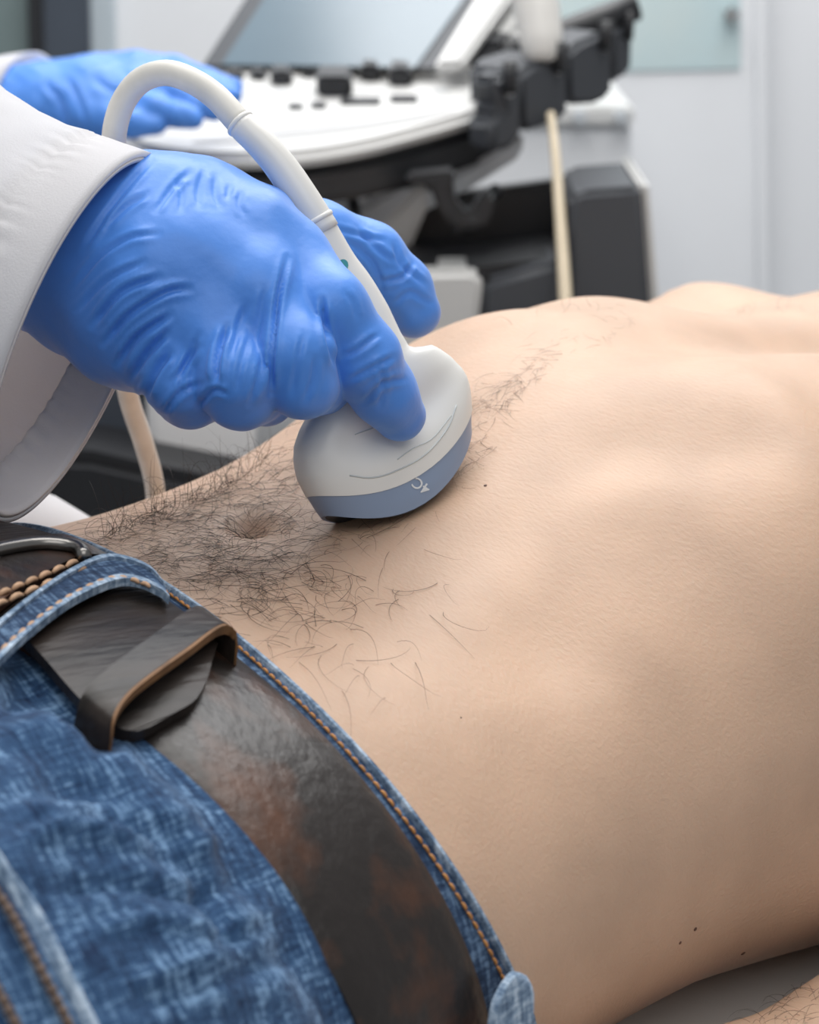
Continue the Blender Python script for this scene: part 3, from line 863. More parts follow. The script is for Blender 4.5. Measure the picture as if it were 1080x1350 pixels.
# denim belt loops
def arch(h_, e=.10):
    return lambda s, v: h_*np.clip(np.minimum(s, 1-s)/e, 0, 1)**.6
loopA = [(-60, 880), (0, 832), (40, 800), (90, 766), (140, 745), (190, 757), (213, 775)]; loopB = [(-40, 930), (0, 884), (45, 842), (100, 802), (160, 778), (205, 788), (222, 797)]
lp1 = strip('belt_loop', loopA, loopB, .0125, .0022, DENIM_DARK, jeans, 30, 10, arch(.0015), label='denim belt loop over the belt')
strip('belt_loop_edge', loopA, [(x*.86+bx_*.14, y*.86+by_*.14) for (x, y), (bx_, by_) in zip(loopA, loopB)], .0135, .0026, DENIM_PALE, jeans, 30, 4, arch(.0012))
strip('belt_loop_edge', [(x*.18+bx_*.82, y*.18+by_*.82) for (x, y), (bx_, by_) in zip(loopA, loopB)], loopB, .0135, .0026, DENIM_PALE, jeans, 30, 4, arch(.0012))
mid = resample([(x*.45+bx_*.55, y*.45+by_*.55) for (x, y), (bx_, by_) in zip(loopA, loopB)], 22)
P = raycast(mid[:, 0], mid[:, 1], lambda X, Y, Z: torso(X, Y, Z, .0165, False))
for i in range(3, len(P)-2):
    T = P[i+1]-P[i]; L = np.linalg.norm(T); Nn, _ = gradn(P[i:i+1], lambda X, Y, Z: torso(X, Y, Z, .016, False))
    stitch_on(P[i], T/L, Nn[0], L*.85, .00065, THREAD_TAN, jeans)
strip('belt_loop', [(590, 1420), (628, 1375), (640, 1320), (660, 1285), (676, 1280)], [(640, 1440), (672, 1390), (684, 1340), (686, 1305), (684, 1284)], .0115, .0028, DENIM_PALE, jeans, 18, 6, arch(.002), label='denim belt loop at the hip')

# ---- belt
belt = band('belt', -3.1, 3.1, E_B, E_T, .0036, .0040, LEATHER, patient, 300, 13, .0016, label='dark brown distressed leather belt')
# overlapping tail from the buckle to just past the keeper
tailT = [(-150, 668), (-40, 692), (60, 716), (126, 740), (205, 796), (262, 838), (284, 862)]
tailB = [(-260, 700), (-120, 745), (-40, 795), (35, 858), (111, 943), (170, 978), (225, 955)]
strip('belt_tail', tailB, tailT, .0080, .0036, LEATHER_DARK, belt, 34, 10, label='black leather belt end lying over the belt')
strip('belt_tip', [(225, 955), (252, 938), (268, 912), (276, 885), (284, 862)][::-1], [(170, 978), (190, 968), (205, 940), (225, 900), (240, 868)][::-1], .0080, .0038, LEATHER_DARK, belt, 14, 8)
# keeper
kA = [(96, 952), (106, 938), (140, 906), (190, 868), (240, 832), (262, 821), (276, 824)]; kB = [(146, 988), (143, 970), (158, 944), (184, 920), (238, 881), (286, 848), (316, 858)]
keep = strip('keeper', kA, kB, .0125, .0030, LEATHER_DARK, belt, 34, 8, lambda s, v: .0035*np.sin(np.clip(np.minimum(s, 1-s)/.14, 0, 1)*np.pi/2) - .012*np.clip(1-np.minimum(s, 1-s)/.06, 0, 1)**2, label='black leather keeper loop with raw tan edge')
strip('keeper_edge', [(x*.03+bx_*.97, y*.03+by_*.97) for (x, y), (bx_, by_) in zip(kA, kB)], [(bx_+3.5, by_+2.5) for bx_, by_ in kB], .0124, .0030, LEATHER_EDGE, belt, 34, 3, lambda s, v: .0035*np.sin(np.clip(np.minimum(s, 1-s)/.14, 0, 1)*np.pi/2) - .012*np.clip(1-np.minimum(s, 1-s)/.06, 0, 1)**2)
# folded, stitched end and buckle
strip('belt_fold', [(-90, 815), (-10, 760), (30, 734), (75, 720), (112, 728)], [(-60, 866), (10, 803), (60, 771), (110, 748), (150, 748)], .0116, .0032, LEATHER, belt, 22, 8, arch(.001, .2))
for rowA, rowB in (((-20, 793), (104, 740)), ((-30, 810), (116, 748))):
    for i in range(7):
        s0, s1 = (i+.06)/7, (i+.90)/7
        a = np.array(rowA)*(1-s0)+np.array(rowB)*s0; b = np.array(rowA)*(1-s1)+np.array(rowB)*s1
        Pp = raycast([a[0], b[0]], [a[1], b[1]], lambda X, Y, Z: torso(X, Y, Z, .0158, False))
        if np.isnan(Pp).any(): continue
        T = Pp[1]-Pp[0]; L = np.linalg.norm(T); Nn, _ = gradn(Pp.mean(0)[None], lambda X, Y, Z: torso(X, Y, Z, .0155, False))
        stitch_on(Pp.mean(0), T/L, Nn[0], L, .00085, THREAD_TAN, belt)
bk = raycast([-70, -20, 20, 60, 100, 112], [752, 730, 720, 716, 721, 734], lambda X, Y, Z: torso(X, Y, Z, .0175, False))
bk = bk[~np.isnan(bk[:, 0])]
if len(bk) > 2:
    tube('buckle', resample(bk, 20), .0022, BUCKLE, belt, 10, label='dark metal buckle frame')

# ---- body hair, single strands
def hair_strands(starts, Ls, dirs, curl, lift, r):
    """starts (n,2) pixels; walk over the skin; returns one mesh"""
    n = len(starts); K = 9
    Fn = lambda X, Y, Z: torso(X, Y, Z)
    P = raycast(starts[:, 0], starts[:, 1], Fn)
    ok = ~np.isnan(P[:, 0]); P = P[ok]; Ls = Ls[ok]; dirs = dirs[ok]; curl = curl[ok]; lift = lift[ok]; r = r[ok]
    n = len(P); pts = np.zeros((n, K, 3)); hdg = dirs.copy(); cur = P.copy()
    for k in range(K):
        N, l = gradn(cur, Fn)
        d = Fn(cur[:, 0], cur[:, 1], cur[:, 2])/l
        cur = cur-N*d[:, None]
        pts[:, k] = cur+N*(lift*math.sin(math.pi*min(.93, (k+.02)/(K-1)))+.0002)[:, None]
        t1 = np.cross(N, AX[1]); t1 /= np.linalg.norm(t1, axis=1)[:, None]; t2 = np.cross(N, t1)
        step = (np.cos(hdg)[:, None]*t1+np.sin(hdg)[:, None]*t2)
        cur = cur+step*(Ls/(K-1))[:, None]; hdg = hdg+curl/(K-1)
    return pts, r
def strand_mesh(name, pts, r, mat, parent, label=None):
    n, K, _ = pts.shape
    T = np.gradient(pts, axis=1); T /= np.linalg.norm(T, axis=2)[..., None]+1e-12
    A = np.cross(T, -CD); A /= np.linalg.norm(A, axis=2)[..., None]+1e-9; B = np.cross(T, A)
    tap = (1-.75*np.linspace(0, 1, K)**1.6)
    V = np.stack([pts+(A*math.cos(q)+B*math.sin(q))*(r[:, None]*tap[None])[..., None] for q in (0, 2.094, 4.189)], 2).reshape(-1, 3)
    base = (np.arange(n)*K*3)[:, None, None]+(np.arange(K-1)*3)[None, :, None]
    j = np.arange(3)[None, None]; k = (j+1) % 3
    F = np.stack([base+j, base+k, base+3+k, base+3+j], -1).reshape(-1, 4)
    o = mesh(name, V, F, mat, parent, True, label); o['kind'] = 'stuff'
    return o
def region(n, centers):
    out = []
    for (cx, cy, sx, sy, rot, wt) in centers:
        m = int(n*wt); g = RNG.normal(size=(m, 2))*[sx, sy]; c, s = math.cos(math.radians(rot)), math.sin(math.radians(rot))
        out.append(np.stack([cx+g[:, 0]*c-g[:, 1]*s, cy+g[:, 0]*s+g[:, 1]*c], 1))
    return np.vstack(out)
pxs = region(760, [(255, 730, 75, 34, 14, .40), (340, 690, 55, 36, -20, .22), (380, 760, 85, 60, 20, .30), (420, 640, 50, 26, -35, .07), (330, 640, 60, 18, -30, .10), (215, 695, 55, 14, -15, .12)])
pxs = pxs[np.hypot((pxs[:, 0]-330)/20, (pxs[:, 1]-690)/12) > 1]; n = len(pxs)
dirs = np.where(RNG.random(n) < .7, RNG.normal(.6, .9, n), RNG.uniform(0, 6.28, n))
pts, rr = hair_strands(pxs, RNG.uniform(.010, .024, n), dirs, RNG.normal(0, 2.0, n), RNG.uniform(.0002, .0035, n), RNG.uniform(.00005, .00010, n))
strand_mesh('belly_hair', pts, rr, HAIR, patient, 'dark curly belly hair')
pxs = region(200, [(660, 520, 26, 14, -38, .35), (700, 485, 30, 10, -35, .2), (620, 600, 26, 12, -38, .2), (790, 440, 60, 16, -20, .12), (480, 700, 50, 14, -10, .2)])
n = len(pxs)
pts, rr = hair_strands(pxs, RNG.uniform(.006, .012, n), RNG.normal(.3, .6, n), RNG.normal(0, 1.0, n), RNG.uniform(.0001, .001, n), RNG.uniform(.000035, .00007, n))
strand_mesh('chest_hair', pts, rr, HAIR, patient)
# hairs standing along the far outline
def far_hairs(pxlist, n, L, rad, sp=14):
    V = []; R = []
    line = resample(pxlist, 200)
    for i in range(n):
        b = line[RNG.integers(0, 200)]+RNG.normal(0, 3, 2)
        P = raycast([b[0]], [b[1]+10], lambda X, Y, Z: torso(X, Y, Z))[0]
        if np.isnan(P[0]): continue
        l = RNG.uniform(.5, 1.3)*L; th = RNG.uniform(-.2, 1.0)*math.pi; cu = RNG.normal(0, 3.2); s = []
        p = P.copy(); ph = RNG.uniform(.3, 2.6)
        side = CR*math.cos(th)+FH*math.sin(th)
        for k in range(9):
            s.append(p.copy()); p = p+(side*math.cos(ph)+UZ*math.sin(ph))*l/8; ph += cu/8
        V.append(s); R.append(rad*RNG.uniform(.7, 1.3))
    return np.array(V), np.array(R)
pts, rr = far_hairs([(140, 700), (210, 668), (300, 632), (350, 596)], 130, .023, .00008)
strand_mesh('flank_hair', pts, rr, HAIR, patient)
pts, rr = far_hairs([(670, 418), (700, 408), (780, 396), (820, 394)], 8, .010, .00006)
strand_mesh('flank_hair', pts, rr, HAIR, patient)
pts, rr = far_hairs([(950, 402), (990, 400), (1060, 398)], 10, .010, .00006)
strand_mesh('flank_hair', pts, rr, HAIR, patient)
# arm hair on the near forearm
Fa = lambda X, Y, Z: body_F(X, Y, Z)
ah = RNG.uniform([955, 1290], [1080, 1350], (70, 2))
Pa = raycast(ah[:, 0], ah[:, 1], Fa)
Pa = Pa[~np.isnan(Pa[:, 0])]
Pa = Pa[(Pa[:, 1] < -.15)]
if len(Pa):
    Na, _ = gradn(Pa, Fa); S = []
    for P, Nn in zip(Pa, Na):
        d = nrm(np.cross(Nn, RNG.normal(size=3))); S.append([P+d*.010*k/8+Nn*(.0025*math.sin(math.pi*.9*k/8)) for k in range(9)])
    strand_mesh('arm_hair', np.array(S), np.full(len(S), .00006), HAIR, patient)
# moles
MOLE = M('mole', (0.13, 0.06, 0.04), 0.6, var=.3, scale=200)
for (mx, my, r) in [(980, 1257, .0009), (917, 1225, .0007), (897, 1243, .0006), (608, 946, .0003), (640, 640, .0006)]:
    P = raycast([mx], [my], Fa)
    if np.isnan(P[0][0]): continue
    Nn, _ = gradn(P, Fa); bm = bmesh.new(); bmesh.ops.create_icosphere(bm, subdivisions=2, radius=1)
    for v in bm.verts:
        w = np.array(v.co); w = w-Nn[0]*np.dot(w, Nn[0])*.65; v.co = Vector(P[0]+w*r)
    frombm('mole', bm, MOLE, patient, True)

# ================================================================== ultrasound probe in the hand
probe = thing('ultrasound_probe', 'white convex ultrasound probe with blue grey rim pressed on the belly', 'probe', (0, 0, .18))
RIM_BLUE = M('rim_blue_grey', (0.235, 0.305, 0.435), 0.38, var=.05, scale=40)
LENS = M('lens_rubber', (0.03, 0.034, 0.04), 0.5)
MARK = M('white_print', (0.70, 0.73, 0.76), 0.5)
TEAL = M('teal_mark', (0.04, 0.28, 0.30), 0.4)
LINE = M('grey_line', (0.50, 0.53, 0.53), 0.5)
# axis of the probe: pixels and depths
axp = np.array([(536, 668, .6180), (528, 640, .6175), (518, 600, .6165), (509, 560, .616), (501, 515, .616), (492, 468, .616), (480, 436, .615), (461, 391, .613), (440, 350, .611), (420, 297, .608)])
AXP = resample(np.array([U(*p) for p in axp]), 60)
S = np.r_[0, np.cumsum(np.linalg.norm(np.diff(AXP, axis=0), axis=1))]
EX = nrm(U(634, 516, .640)-U(402, 656, .600))
def frame(i):
    T = AXP[min(i+1, 59)]-AXP[max(i-1, 0)]; T = nrm(T)
    ex = nrm(EX-T*np.dot(EX, T)*np.clip((S[i]-.046)/.02, 0, 1)); ey = nrm(np.cross(T, ex))
    return T, ex, ey
sR = [0, .005, .010, .020, .025, .030, .0378, .043, .0457, .048, .050, .056, .066, .080, .100]
aR = [.0335, .0342, .0348, .0354, .0350, .0336, .0298, .0258, .0228, .0170, .0122, .0104, .0102, .0084, .0050]
sL = [0, .005, .010, .020, .030, .036, .041, .0466, .050, .053, .056, .066, .080, .100]
aL = [.0325, .0340, .0355, .0372, .0374, .0365, .0335, .0275, .0190, .0125, .0104, .0102, .0084, .0050]
sB = [0, .004, .010, .018, .026, .034, .042, .050, .058, .066, .080, .100]
bt = [.0120, .0128, .0132, .0134, .0132, .0126, .0120, .0112, .0104, .0096, .0078, .0050]
def ring(i, k=64, grow=0.0):
    T, ex, ey = frame(i)
    s = S[i]; b = np.interp(s, sB, bt)+grow
    ang = np.linspace(0, 2*np.pi, k, endpoint=False)
    n = 2.35+.45*np.exp(-((s-.025)/.015)**2)
    a = np.where(np.cos(ang) > 0, np.interp(s, sR, aR), np.interp(s, sL, aL))+grow
    cx = np.sign(np.cos(ang))*np.abs(np.cos(ang))**(2/n)*a; cy = np.sign(np.sin(ang))*np.abs(np.sin(ang))**(2/n)*b
    sag = .0135*(cx/.034)**2*np.clip(1-s/.052, 0, 1)**1.6
    dish = .0028*np.exp(-((s-.029)/.0075)**2)*np.exp(-(cx/.024)**4)      # finger dish in both broad faces
    cy = cy-np.sign(cy)*dish*np.clip((np.abs(cy)/b-.5)*4, 0, 1)
    return AXP[i]+cx[:, None]*ex+cy[:, None]*ey+sag[:, None]*T
def rings_mesh(name, rs, mat, cap0=True, cap1=True, label=None):
    k = len(rs[0]); Vv = np.vstack(rs); Fq = []
    for i in range(len(rs)-1):
        for j in range(k):
            m = (j+1) % k
            Fq.append((i*k+j, i*k+m, (i+1)*k+m, (i+1)*k+j))
    if cap0: Fq.append(tuple(range(k))[::-1])
    if cap1: Fq.append(tuple(range((len(rs)-1)*k, len(rs)*k)))
    o = mesh(name, Vv, Fq, mat, probe, True, label)
    o.data.set_sharp_from_angle(angle=math.radians(45))
    return o
i0 = int(np.searchsorted(S, .0095))
lens0 = ring(0); T0, ex0, ey0 = frame(0)
cen = lens0.mean(0)
rings_mesh('lens', [cen+(lens0-cen)*.6-T0*.0022, cen+(lens0-cen)*.85-T0*.0018, cen+(lens0-cen)*.95-T0*.0006, cen+(lens0-cen)*.96+T0*.002], LENS, label='dark rubber lens face')
rimr = [cen+(lens0-cen)*.97]+[ring(i) for i in range(0, i0+1)]
rings_mesh('rim', rimr, RIM_BLUE, label='blue grey rim around the lens')
rings_mesh('shell', [ring(i0, grow=-.0012)]+[ring(i, grow=.0003) for i in range(i0, 60)], PROBE_WHITE, label='glossy white probe shell')
# collar between handle and cable sleeve, sleeve and cable
cabp = [(425, 307, .6085), (402, 268, .607), (372, 222, .606), (345, 190, .606), (316, 162, .607), (285, 128, .609), (252, 106, .612), (218, 96, .616), (186, 106, .620), (164, 132, .624), (152, 168, .628), (150, 210, .634), (152, 300, .64), (156, 400, .66), (162, 470, .70), (170, 525, .73), (188, 580, .75), (202, 630, .765), (206, 670, .775), (208, 740, .78)]
CB = resample(np.array([U(*p) for p in cabp]), 150)
cpx_, cpy_, _ = proj(CB)
iS = int(np.argmin(np.hypot(cpx_-316, cpy_-162)))
tube('cable_sleeve', CB[:iS+1], np.linspace(.0062, .0050, iS+1), PROBE_WHITE, probe, 20, label='white strain relief sleeve')
tube('cable', CB[iS:], np.interp(np.arange(150-iS), [0, 10, 40, 149-iS], [.0045, .0044, .0042, .0042]), CABLE_WHITE, probe, 18, label='white probe cable')
for i, rr_ in ((iS, .0053), (2, .0066)):
    P = CB[i]; T = nrm(CB[i+1]-CB[i-1] if i > 0 else CB[1]-CB[0])
    V, F = tubegeo([P-T*.0009, P-T*.0004, P+T*.0004, P+T*.0009], [rr_*.93, rr_, rr_, rr_*.93], 24)
    mesh('collar', V, F, PROBE_WHITE, probe)
# ray onto the probe shell for printed marks
PT = bvh([o for o in bpy.data.objects if o.parent == probe and o.name.split('.')[0] in ('rim', 'shell')])
def hit(px, py, tree=PT, lift=.0):
    q = nrm(CD+CR*(px-540)/FPX-CU*(py-675)/FPX)
    r = tree.ray_cast(Vector(CC), Vector(q))
    if r[0] is None: return None
    return np.array(r[0])+np.array(r[1])*lift*(1 if np.dot(np.array(r[1]), q) < 0 else -1)
def print_line(poly, r, mat, name):
    L = resample(poly, 30); P = [hit(x, y, PT, r*.2) for x, y in L]; P = [p for p in P if p is not None]
    if len(P) > 3: tube(name, P, r, mat, probe, 6)
print_line([(461, 627), (490, 630), (520, 622), (560, 600), (590, 565), (602, 534)], .00026, LINE, 'moulded_line')
print_line([(524, 606), (545, 591), (570, 578), (595, 548)], .00018, LINE, 'moulded_line')
print_line([(468, 573), (485, 567), (500, 561)], .00018, LINE, 'moulded_line')
# marking on the rim, upside down from here
fc = bpy.data.curves.new('mark', 'FONT'); fc.body = '4C'; fc.size = 1.0; fc.align_x = 'CENTER'; fc.align_y = 'CENTER'; fc.offset = .012
fo = bpy.data.objects.new('mark', fc); COL.objects.link(fo)
dg = bpy.context.evaluated_depsgraph_get()
fm = bpy.data.meshes.new_from_object(fo.evaluated_get(dg))
bpy.data.objects.remove(fo)
tv = np.array([v.co for v in fm.vertices]); tf = [tuple(p.vertices) for p in fm.polygons]
a = math.radians(180-33); ca, sa_ = math.cos(a), math.sin(a); sz = 20
ok = True; Vt = []
for v in tv:
    x = (v[0]*ca-v[1]*sa_)*sz; y = (v[0]*sa_+v[1]*ca)*sz*1.0
    p = hit(555+x, 640-y, PT, .0002)
    if p is None: ok = False; break
    Vt.append(p)
if ok:
    mesh('marking', Vt, tf, MARK, probe, False, 'small white characters 4C on the rim')
lg = [hit(452+7*math.cos(q), 350+8*math.sin(q), PT, .0003) for q in np.linspace(0, 6.28, 15)[:-1]]
if all(p is not None for p in lg): mesh('emblem', lg, [tuple(range(14))], TEAL, probe, False, 'small round teal emblem')

# ================================================================== doctor
GLOVE = M('nitrile_glove', (0.075, 0.265, 0.790), 0.42, var=.12, scale=30, bump=.22, bscale=160, sheen=.15, bdist=.0012, spec=.45)
doctor = thing('person', 'person in white lab coat and blue gloves holding the probe', 'person', (-.15, .85, -.8))
def glove_mesh(name, palm, fingers, h, creases, kpalm=.016, kf=.0055, kff=.0014, extra=None, noise_amp=.0005, label=None, pad=.03):
    pts = [U(*p[:3]) for seg in palm for p in seg]+[U(*p[:3]) for f in fingers for p in f]
    pts = np.array(pts); lo = pts.min(0)-pad; hi = pts.max(0)+pad
    X, Y, Z = grid(lo, hi, h)
    f = None
    for seg in palm:
        for p, q in zip(seg[:-1], seg[1:]):
            c = cone(X, Y, Z, U(*p[:3]), U(*q[:3]), p[3]/1000, q[3]/1000)
            f = c if f is None else smin(f, c, kpalm)
    allf = None
    for fg in fingers:
        g = None
        for p, q in zip(fg[:-1], fg[1:]):
            c = cone(X, Y, Z, U(*p[:3]), U(*q[:3]), p[3]/1000, q[3]/1000)
            g = c if g is None else smin(g, c, .004)
        allf = g if allf is None else smin(allf, g, kff)
    f = smin(f, allf, kf)
    V, Q = snets(f, lo, h)
    V = vsmooth(V, Q, 2); N = vnormals(V, Q)
    px, py, pz = proj(V); front = (N@CD) < .25
    disp = noise_amp*wnoise(V, 130, 21)
    for poly, w, am in creases:
        poly = resample(poly, 14); w = max(w*.75, 3.7)
        dd, par, sd = polydist(px, py, poly)
        fade = np.clip(np.minimum(par, 1-par)*5+.15, 0, 1)
        prof = -np.exp(-(dd/w)**2)+.75*np.exp(-((dd-1.9*w)/(1.1*w))**2)
        disp += np.where(front, 1.45*am/1000*prof*fade*np.exp(-(dd/(4*w))**4), 0)
    V = V+N*disp[:, None]
    return mesh(name, V, Q, GLOVE, doctor, True, label)
palm = [[(30, 350, .630, 21), (90, 345, .612, 24), (130, 338, .600, 28), (175, 330, .594, 29)],
        [(130, 290, .606, 16), (200, 268, .595, 13), (270, 268, .600, 13), (345, 290, .607, 12)],
        [(130, 330, .598, 26), (230, 310, .590, 20), (335, 322, .590, 16), (378, 344, .592, 13.5)],
        [(130, 345, .598, 26), (230, 360, .583, 22), (330, 385, .576, 16)],
        [(120, 365, .602, 24), (210, 400, .582, 22), (275, 430, .575, 16)],
        [(110, 372, .606, 17), (170, 424, .588, 18), (222, 452, .580, 15.5)]]
fingers = [[(378, 344, .592, 13.8), (430, 408, .578, 12.8), (478, 472, .583, 12.0), (508, 517, .592, 10.6), (527, 545, .599, 8.8)],
           [(345, 385, .578, 15), (388, 470, .566, 12.0), (398, 508, .568, 10.0), (425, 505, .596, 9.5), (445, 465, .606, 8.5)],
           [(285, 425, .575, 14), (312, 500, .564, 12.0), (318, 521, .568, 10.0), (350, 520, .598, 9.5), (380, 480, .606, 8.5)],
           [(222, 450, .580, 14), (240, 500, .572, 12.0), (252, 520, .578, 9.8), (285, 515, .604, 9), (320, 490, .610, 8)],
           [(230, 290, .610, 17), (330, 300, .632, 15), (420, 315, .645, 13.5), (490, 340, .655, 12.2), (528, 378, .660, 11.0), (546, 410, .662, 9.4)]]
CRS = [([(425, 395), (430, 440), (440, 480)], 5, 1.0), ([(378, 340), (366, 400), (360, 460), (357, 520)], 5, 1.0), ([(300, 430), (288, 470), (284, 505)], 6, 1.1),
       ([(215, 545), (235, 520), (262, 505)], 5, .6), ([(262, 535), (280, 515), (300, 520)], 5, .6), ([(345, 470), (340, 500), (330, 535)], 5, .5), ([(400, 440), (392, 480), (385, 520)], 5, .4), ([(415, 470), (412, 500), (402, 530)], 5, .45), ([(325, 400), (312, 440), (305, 470)], 6, .4), ([(350, 380), (340, 430), (336, 460)], 6, .45),
       ([(225, 505), (245, 480), (262, 455)], 5, .6), ([(140, 300), (165, 275), (195, 255)], 5, .45), ([(320, 250), (315, 268), (322, 285)], 5, .3), ([(232, 235), (240, 255), (238, 280)], 5, .35), 
       ([(262, 440), (244, 480), (236, 520)], 5, .5), ([(330, 440), (318, 480), (312, 515)], 5, .4), ([(200, 215), (170, 245), (140, 285), (110, 330)], 5, .5),
       ([(250, 228), (225, 250), (205, 280)], 4, .4), ([(268, 225), (262, 250), (262, 275)], 3, .35), ([(285, 232), (284, 255), (290, 275)], 3, .35), ([(305, 240), (300, 262)], 3, .3),
       ([(95, 380), (130, 340), (170, 315), (210, 310)], 5, .5),
       ([(100, 410), (140, 370), (190, 345)], 5, .5), ([(120, 430), (160, 385), (210, 365)], 6, .9), ([(135, 455), (170, 415), (220, 385), (250, 380)], 6, 1.0), ([(155, 480), (180, 445), (225, 415)], 6, 1.1),
       ([(172, 500), (190, 470), (220, 440)], 6, 1.1), ([(190, 525), (205, 490), (225, 465)], 6, 1.1), 
       ([(450, 470), (470, 462), (500, 440)], 4, .45), ([(462, 500), (490, 485), (520, 470)], 4, .45), ([(480, 530), (505, 505), (535, 500)], 4, .5), ([(500, 480), (505, 510), (500, 535)], 3, .4), ([(455, 385), (465, 400), (470, 420)], 4, .25),
       ([(470, 300), (500, 330), (520, 345)], 4, .5), ([(450, 310), (490, 345), (505, 380)], 4, .5), ([(520, 320), (530, 350), (560, 375)], 4, .5), ([(500, 370), (530, 365), (545, 345)], 4, .5), ([(520, 400), (540, 385), (565, 400)], 3, .4), ([(440, 300), (470, 310), (510, 318)], 3, .4)]
glove_mesh('gloved_hand', palm, fingers, .00095, CRS, kpalm=.010, label='blue nitrile glove gripping the probe')
palm2 = [[(-10, 140, 1.40, 30), (60, 132, 1.40, 27), (120, 124, 1.40, 27), (180, 108, 1.40, 24)], [(60, 145, 1.39, 24), (130, 148, 1.385, 24), (180, 132, 1.385, 18)]]
fing2 = [[(178, 92, 1.42, 16), (230, 92, 1.42, 11), (270, 104, 1.41, 9.5), (308, 116, 1.40, 8)], [(185, 100, 1.40, 16), (240, 104, 1.395, 11), (280, 118, 1.39, 9.5), (306, 128, 1.385, 8)],
         [(180, 118, 1.385, 15), (230, 124, 1.375, 11), (262, 138, 1.37, 9.5), (282, 146, 1.37, 8)], [(170, 130, 1.375, 14), (205, 142, 1.365, 10), (235, 152, 1.36, 9), (255, 158, 1.36, 7.5)],
         [(130, 155, 1.37, 14), (175, 165, 1.36, 10), (205, 166, 1.36, 8)]]
glove_mesh('gloved_hand', palm2, fing2, .0026, [([(60, 110), (80, 135), (85, 165)], 6, 1.2), ([(90, 105), (105, 135), (115, 165)], 5, 1.0), ([(120, 100), (150, 120), (190, 135)], 6, .8), ([(200, 90), (240, 110), (270, 112)], 4, .8)], label='blue glove resting on the control panel', noise_amp=.0009)

# ---- lab coat: sleeves and body
def sleeve(name, C0, Mv, mv, mids, mat_out, mat_in, hem=.0, seed=3):
    """tube with an elliptical opening (half axes Mv, mv at C0), running back through mids [(centre, scale)]"""
    nu = 180
    cs = [np.asarray(C0)]+[np.asarray(m[0]) for m in mids]; sc = [1.0]+[m[1] for m in mids]
    path = resample(np.array(cs), 240)
    d = np.r_[0, np.cumsum(np.linalg.norm(np.diff(path, axis=0), axis=1))]
    kd = [0.0]
    for i in range(1, len(cs)): kd.append(d[int(np.argmin(np.linalg.norm(path-cs[i], axis=1)))])
    scale = np.interp(d, kd, sc)
    ang = np.linspace(0, 2*np.pi, nu, endpoint=False)
    T0 = nrm(np.cross(Mv, mv)); 
    rings = []
    for i in range(len(path)):
        T = nrm(path[min(i+1, len(path)-1)]-path[max(i-1, 0)])
        blend = min(1, d[i]/.10)
        M2 = Mv; m2 = mv
        # lean towards perpendicular as it leaves the opening
        Mp = Mv-T*np.dot(Mv, T)*blend; Mp = Mp/np.linalg.norm(Mp)*np.linalg.norm(Mv)
        mp = mv-T*np.dot(mv, T)*blend; mp = mp/np.linalg.norm(mp)*(np.linalg.norm(mv)*(1-blend)+np.linalg.norm(Mv)*.85*blend)
        r = path[i]+scale[i]*(np.cos(ang)[:, None]*Mp+np.sin(ang)[:, None]*mp)
        rings.append(r)
    R = np.array(rings); n = len(path)
    Nn = R-path[:, None]; Nn /= np.linalg.norm(Nn, axis=2)[..., None]
    D = d[:, None]+0*ang[None]
    Aang = ang[None]+0*D
    g = wnoise(np.stack([D.ravel()*1.0, np.cos(Aang).ravel()*.05, np.sin(Aang).ravel()*.05], 1), 60, seed).reshape(D.shape)
    disp = .0016*g*np.clip(D/.03, 0, 1)
    if hem:
        disp += -.0014*np.exp(-((D-hem)/.0018)**2) + .0009*np.sin(Aang*64+3*np.sin(Aang*7))*np.exp(-((D-hem)/.006)**2)
    R = R+Nn*disp[..., None]
    out = R; inn = R-Nn*.0016
    def grid_faces(n, k, flip):
        F = []
        for i in range(n-1):
            for j in range(k):
                m = (j+1) % k; q = (i*k+j, i*k+m, (i+1)*k+m, (i+1)*k+j)
                F.append(q[::-1] if flip else q)
        return F
    k = nu
    F = grid_faces(n, k, False)+[tuple(x+n*k for x in q) for q in grid_faces(n, k, True)]
    for j in range(k):
        m = (j+1) % k; F.append((j, j+n*k, m+n*k, m))
    o = mesh(name, np.vstack([out.reshape(-1, 3), inn.reshape(-1, 3)]), np.array(F), mat_out, coat)
    if hem:      # turned-up hem inside the cuff
        q = int(np.searchsorted(d, hem+.006)); h0 = R[:q]-Nn[:q]*.0020; h1 = R[:q]-Nn[:q]*.0034
        Fh = grid_faces(q, k, False)+[tuple(x+q*k for x in t) for t in grid_faces(q, k, True)]
        for i in (0, q-1):
            for j in range(k):
                m = (j+1) % k; Fh.append((i*k+j, i*k+j+q*k, i*k+m+q*k, i*k+m))
        mesh('hem', np.vstack([h0.reshape(-1, 3), h1.reshape(-1, 3)]), np.array(Fh), mat_in, coat)
    return o, R, d
coatE = None
C0 = U(104, 447, .585)
Mv = (U(202, 208, .585)-U(-2, 692, .585))/2*1.0
mv = (U(104+88, 447+38, .645)-U(104-70, 447-32, .545))/2*.86
el = U(-520, 60, .80); shr = np.array([-.17, .74, .50]); shl = np.array([-.06, 1.12, .54])
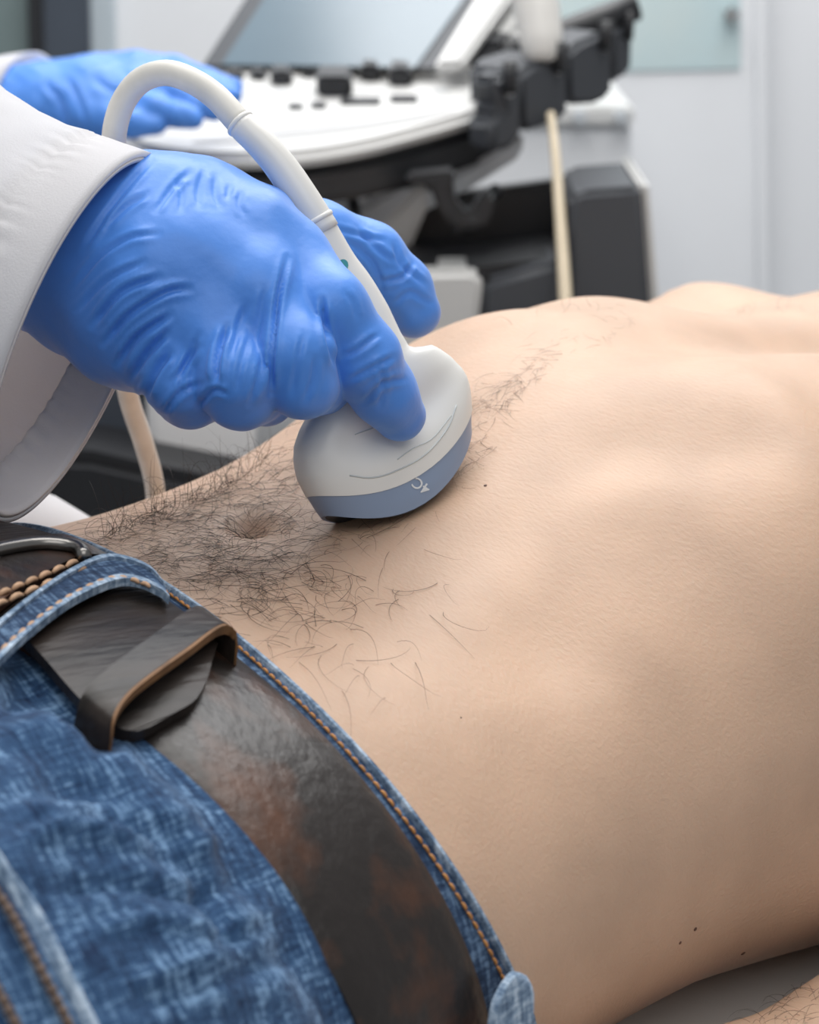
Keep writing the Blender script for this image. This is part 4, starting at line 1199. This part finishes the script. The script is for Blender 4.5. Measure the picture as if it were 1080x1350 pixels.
# coat body
lo, hi, h = (-.62, .50, -.62), (.30, 1.40, .66), .012
X, Y, Z = grid(lo, hi, h)
ctr = (shr+shl)/2
f = cone(X, Y, Z, shr, shl, .085, .085)
f = smin(f, cone(X, Y, Z, ctr+np.array([-.05, 0, -.08]), ctr+np.array([-.14, .0, -.50]), .165, .175), .08)
f = smin(f, cone(X, Y, Z, ctr+np.array([-.14, 0, -.5]), ctr+np.array([-.15, 0, -1.05]), .175, .21), .08)
f = smin(f, cone(X, Y, Z, ctr+np.array([-.02, 0, .02]), ctr+np.array([.0, 0, .09]), .07, .062), .03)
V, Q = snets(f, lo, h); N = vnormals(V, Q); V = V+N*(.004*wnoise(V*np.array([1, 1, .3]), 25, 4))[:, None]
coat = mesh('lab_coat', V, Q, CLOTH_WHITE, doctor, label='white cotton lab coat')
sl, SR, SDv = sleeve('sleeve', C0, Mv, mv, [(U(-60, 375, .615), 1.0), (U(-250, 240, .68), 1.02), (el, 1.05), (el*.4+shr*.6+np.array([0, 0, .02]), 1.15), (shr, 1.25)], CLOTH_WHITE, LINING, .022)
C1 = U(38, 140, 1.40)
Mv1 = (U(40, 85, 1.40)-U(36, 200, 1.40))/2*1.25; mv1 = FH*.036+RH*.02
el1 = U(-330, 190, 1.30)
sleeve('sleeve', C1, Mv1, mv1, [(U(-60, 155, 1.38), 1.05), (el1, 1.2), (el1*.4+shl*.6, 1.35), (shl, 1.6)], CLOTH_WHITE, LINING, .0, 9)

# ---- the rest of the doctor, outside the picture
lo, hi, h = ctr+np.array([-.16, -.17, .05]), ctr+np.array([.22, .17, .42]), .006
X, Y, Z = grid(lo, hi, h); x, y, z = X-ctr[0], Y-ctr[1], Z-ctr[2]
f = cone(x, y, z, (-.01, 0, .06), (.01, 0, .17), .056, .056)
f = smin(f, ellip(x, y, z, (.02, 0, .265), (.098, .076, .118)), .03)
f = smin(f, ellip(x, y, z, (.055, 0, .195), (.05, .05, .045)), .03)
f = smin(f, cone(x, y, z, (.115, 0, .265), (.128, 0, .232), .009, .013), .012)
f = smin(f, cone(x, y, z, (.100, -.017, .198), (.100, .017, .198), .008, .008), .010)
for s in (-1, 1):
    f = smin(f, ellip(x, y, z, (.098, s*.032, .268), (.012, .016, .014)), .012)
    f = smin(f, ellip(x, y, z, (.01, s*.078, .25), (.018, .008, .030)), .006)
V, Q = snets(f, lo, h)
mesh('head', V, Q, SKIN, doctor)
f = np.maximum(ellip(x, y, z, (.010, 0, .285), (.100, .083, .112)), -ellip(x, y, z, (.13, 0, .20), (.10, .09, .125)))
V, Q = snets(f, lo, h)
mesh('hair', V, Q, HAIR, doctor, label='short dark head hair')
TROUSERS = M('trouser_cloth', (.10, .12, .16), .85, var=.2, scale=40)
for s in (-1, 1):
    tube('trouser_leg', resample([ctr+np.array([-.15, s*.09, -.78]), ctr+np.array([-.15, s*.10, -1.05]), np.array([ctr[0]-.15, ctr[1]+s*.10, -.73])], 12), np.linspace(.085, .06, 12), TROUSERS, doctor)
    fx = np.array([ctr[0]-.15, ctr[1]+s*.10, -.80])
    V, F = tubegeo(resample([fx+np.array([-.07, 0, .035]), fx+np.array([-.02, 0, .05]), fx+np.array([.09, 0, .035]), fx+np.array([.18, 0, .022])], 14), np.interp(np.arange(14), [0, 2, 8, 13], [.02, .042, .040, .018]), 16)
    V[:, 2] = np.maximum(V[:, 2], -.799)
    mesh('shoe', V, F, BLACK_PLASTIC, doctor)
